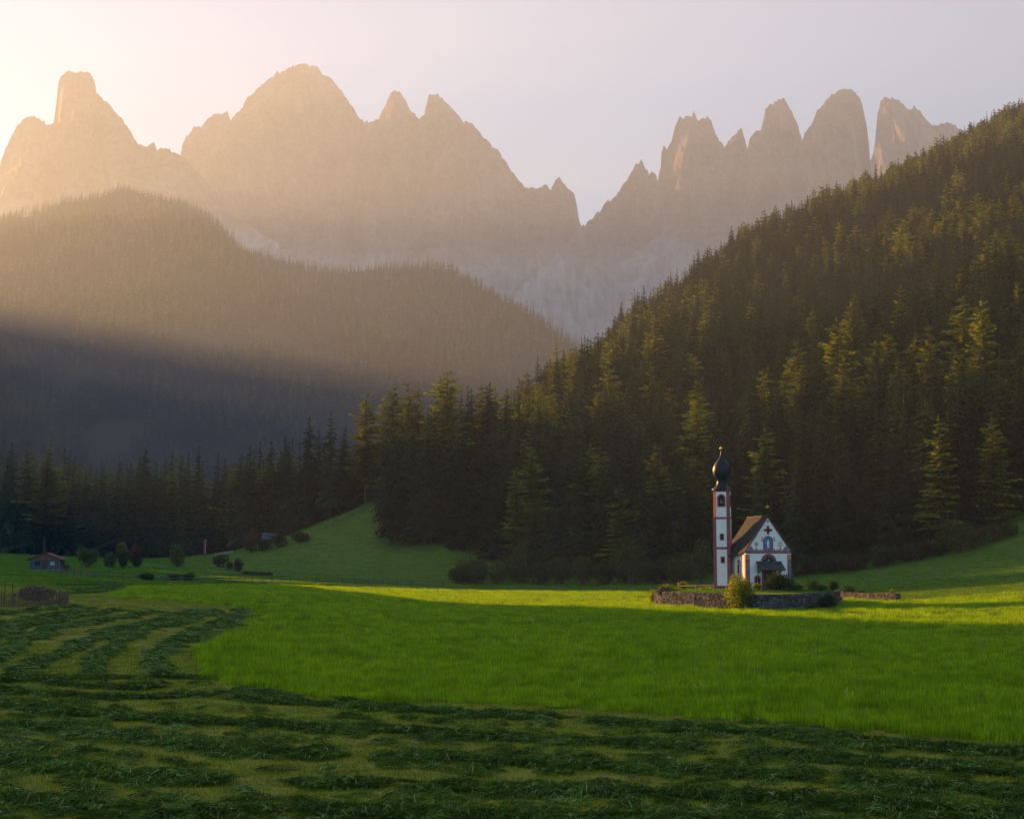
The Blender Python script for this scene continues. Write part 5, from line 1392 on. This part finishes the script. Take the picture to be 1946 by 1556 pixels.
W = 27 * k_; eh, ah = 22 * k_, 33 * k_
p = MB(); p.box(-W - 0.15, W + 0.15, -0.15, 5.2, -0.5, 0.28); p.build('footing', M['concrete'], hut)
p = MB(); p.box(-W, W, 0, 5.0, 0.281, eh); p.build('wall', M['log'], hut)
p = MB(); p.prism([(-W, eh + 0.001), (W, eh + 0.001), (0, ah)], 0.002, 4.99); p.build('gable', M['red_board'], hut)
for s in (-1, 1):
    p = MB(); p.prism([(0, ah), (0, ah + 0.16), (s * (W + 0.6), eh - 0.22 + 0.16), (s * (W + 0.6), eh - 0.22)], -0.5, 5.5); p.build('roof', M['roof_red'], hut)
for x, mt in ((-1.35, 'black_pane'), (1.35, 'pale_pane')):
    p = MB(); ringf(p, [(x - 0.5, 0.95), (x + 0.5, 0.95), (x + 0.5, 1.75), (x - 0.5, 1.75)], [(x - 0.42, 1.03), (x + 0.42, 1.03), (x + 0.42, 1.67), (x - 0.42, 1.67)], -0.05, 0.003); w_ = p.build('window', M['dark_wood'], hut)
    q = MB(); q.box(x - 0.425, x + 0.425, -0.012, 0.003, 1.025, 1.675); q.build('pane', M[mt], w_)
p = MB(); p.box(-0.45, 0.45, -0.03, 0.003, 0.285, 2.0); p.build('door', M['dark_wood'], hut)
for s in (-1, 1):
    p = MB(); p.box(s * W - 0.09, s * W + 0.09, -0.06, 0.06, 0.282, eh - 0.05); p.build('corner_post', M['red_board'], hut)

def barn(u, v, wpx, hpx, rz, mat, label, Yb):
    q = at_depth(u, v, Yb); z0 = Hs(q.x, q.y); k_ = Yb / FPX
    e = empty('barn', (q.x, q.y, min(z0, q.z - hpx * k_ * 0.5)), rz); tag(e, label, 'barn')
    zt = q.z - e.location.z; W_ = wpx * k_ / 2; ev = max(0.8, zt - hpx * k_)
    m = MB(); m.prism([(-2.6, -0.5), (2.6, -0.5), (2.6, ev), (0, zt - 0.1), (-2.6, ev)], -W_, W_); m.v = [Vector((v_.y, v_.x, v_.z)) for v_ in m.v]; m.build('wall', M['dark_wood'], e)
    for s in (-1, 1):
        m = MB(); m.prism([(0, zt), (0, zt + 0.14), (s * 3.2, ev - 0.18 + 0.14), (s * 3.2, ev - 0.18)], -W_ - 0.5, W_ + 0.5); m.v = [Vector((v_.y, v_.x, v_.z)) for v_ in m.v]; m.build('roof', M[mat], e)
    m = MB(); m.box(-0.8, 0.8, -2.66, -2.603, 0.0, 1.9); m.build('door', M['old_wood'], e)
barn(513, 1013, 22, 10, 0.15, 'blue_roof', 'barn with a bluish roof half hidden in the trees', 398)
barn(536, 1015, 14, 8, -0.5, 'blue_roof', 'small grey-roofed shed right of the bluish barn', 400)
barn(583, 1008, 34, 11, 0.45, 'blue_roof', 'barn with a pale grey roof above the crest of the grass slope', 402)

fp = at(389, 1066)
fl = empty('flag', fp); tag(fl, 'narrow hanging red and white flag on a pole before the dark stand', 'flag')
k_ = fp.y / FPX
p = MB(); p.tube((0, 0, -0.3), (0, 0, 44 * k_), 0.05, 0.03, 6); p.build('pole', M['old_wood'], fl)
def cloth(x0, x1, z0, z1, name, mat):
    V = []; F = []
    for j in range(9):
        z = z1 + (z0 - z1) * j / 8
        for i in range(5):
            x = x0 + (x1 - x0) * i / 4
            V.append((x, 0.06 * math.sin(5 * x + 1.2 * j), z))
    n0 = len(V); V += [(a, b + 0.02, c) for a, b, c in V]
    for j in range(8):
        for i in range(4):
            a = j * 5 + i; F += [(a, a + 1, a + 6, a + 5), (a + n0, a + 5 + n0, a + 6 + n0, a + 1 + n0)]
    link(name, mesh(name, V, F, mat, True), fl)
cloth(-0.42, 0.0, 14 * k_, 41 * k_, 'cloth', M['flag_red']); cloth(0.0, 0.24, 14 * k_, 41 * k_, 'stripe', M['flag_white'])
pk = at(409, 1058); pk2 = at(441, 1052)
pf = empty('picket_fence', pk); tag(pf, 'short run of white pickets behind the dark bushes at the slope toe', 'fence')
for i in range(10):
    q = pk.lerp(pk2, i / 9); q.z = Hs(q.x, q.y)
    m = MB(); l = q - pk; m.hull([(l.x - 0.09, l.y - 0.02, l.z - 0.2), (l.x + 0.09, l.y - 0.02, l.z - 0.2), (l.x + 0.09, l.y + 0.02, l.z - 0.2), (l.x - 0.09, l.y + 0.02, l.z - 0.2)], [(l.x - 0.02, l.y - 0.02, l.z + 1.0), (l.x + 0.02, l.y - 0.02, l.z + 1.0), (l.x + 0.02, l.y + 0.02, l.z + 1.0), (l.x - 0.02, l.y + 0.02, l.z + 1.0)]); m.build('picket', M['white_paint'], pf)
a = Vector((0, 0, 0.55)); b = Vector(pk2 - pk); b.z = Hs(pk2.x, pk2.y) - pk.z + 0.55
m = MB(); m.tube(a, b, 0.035, n=5); m.build('rail', M['white_paint'], pf)
# ------------------------------------------------------------------ haze
def haze():
    m = bpy.data.materials.new('haze_air')
    m.use_nodes = True
    nt = m.node_tree
    nt.nodes.remove(nt.nodes['Principled BSDF'])
    v = nt.nodes.new('ShaderNodeVolumePrincipled')
    v.inputs['Color'].default_value = (0.76, 0.86, 1.0, 1)
    v.inputs['Density'].default_value = HAZE_DENSITY
    v.inputs['Density Attribute'].default_value = ''
    v.inputs['Anisotropy'].default_value = 0.24
    nt.links.new(v.outputs[0], nt.nodes['Material Output'].inputs['Volume'])
    b = MB(); b.box(-2560, 3300, -900, 9200, float(Z.min()) - 1.0, 2440)
    o = b.build('haze', m)
    tag(o, 'pale morning haze filling the valley air', kind='stuff')
haze()
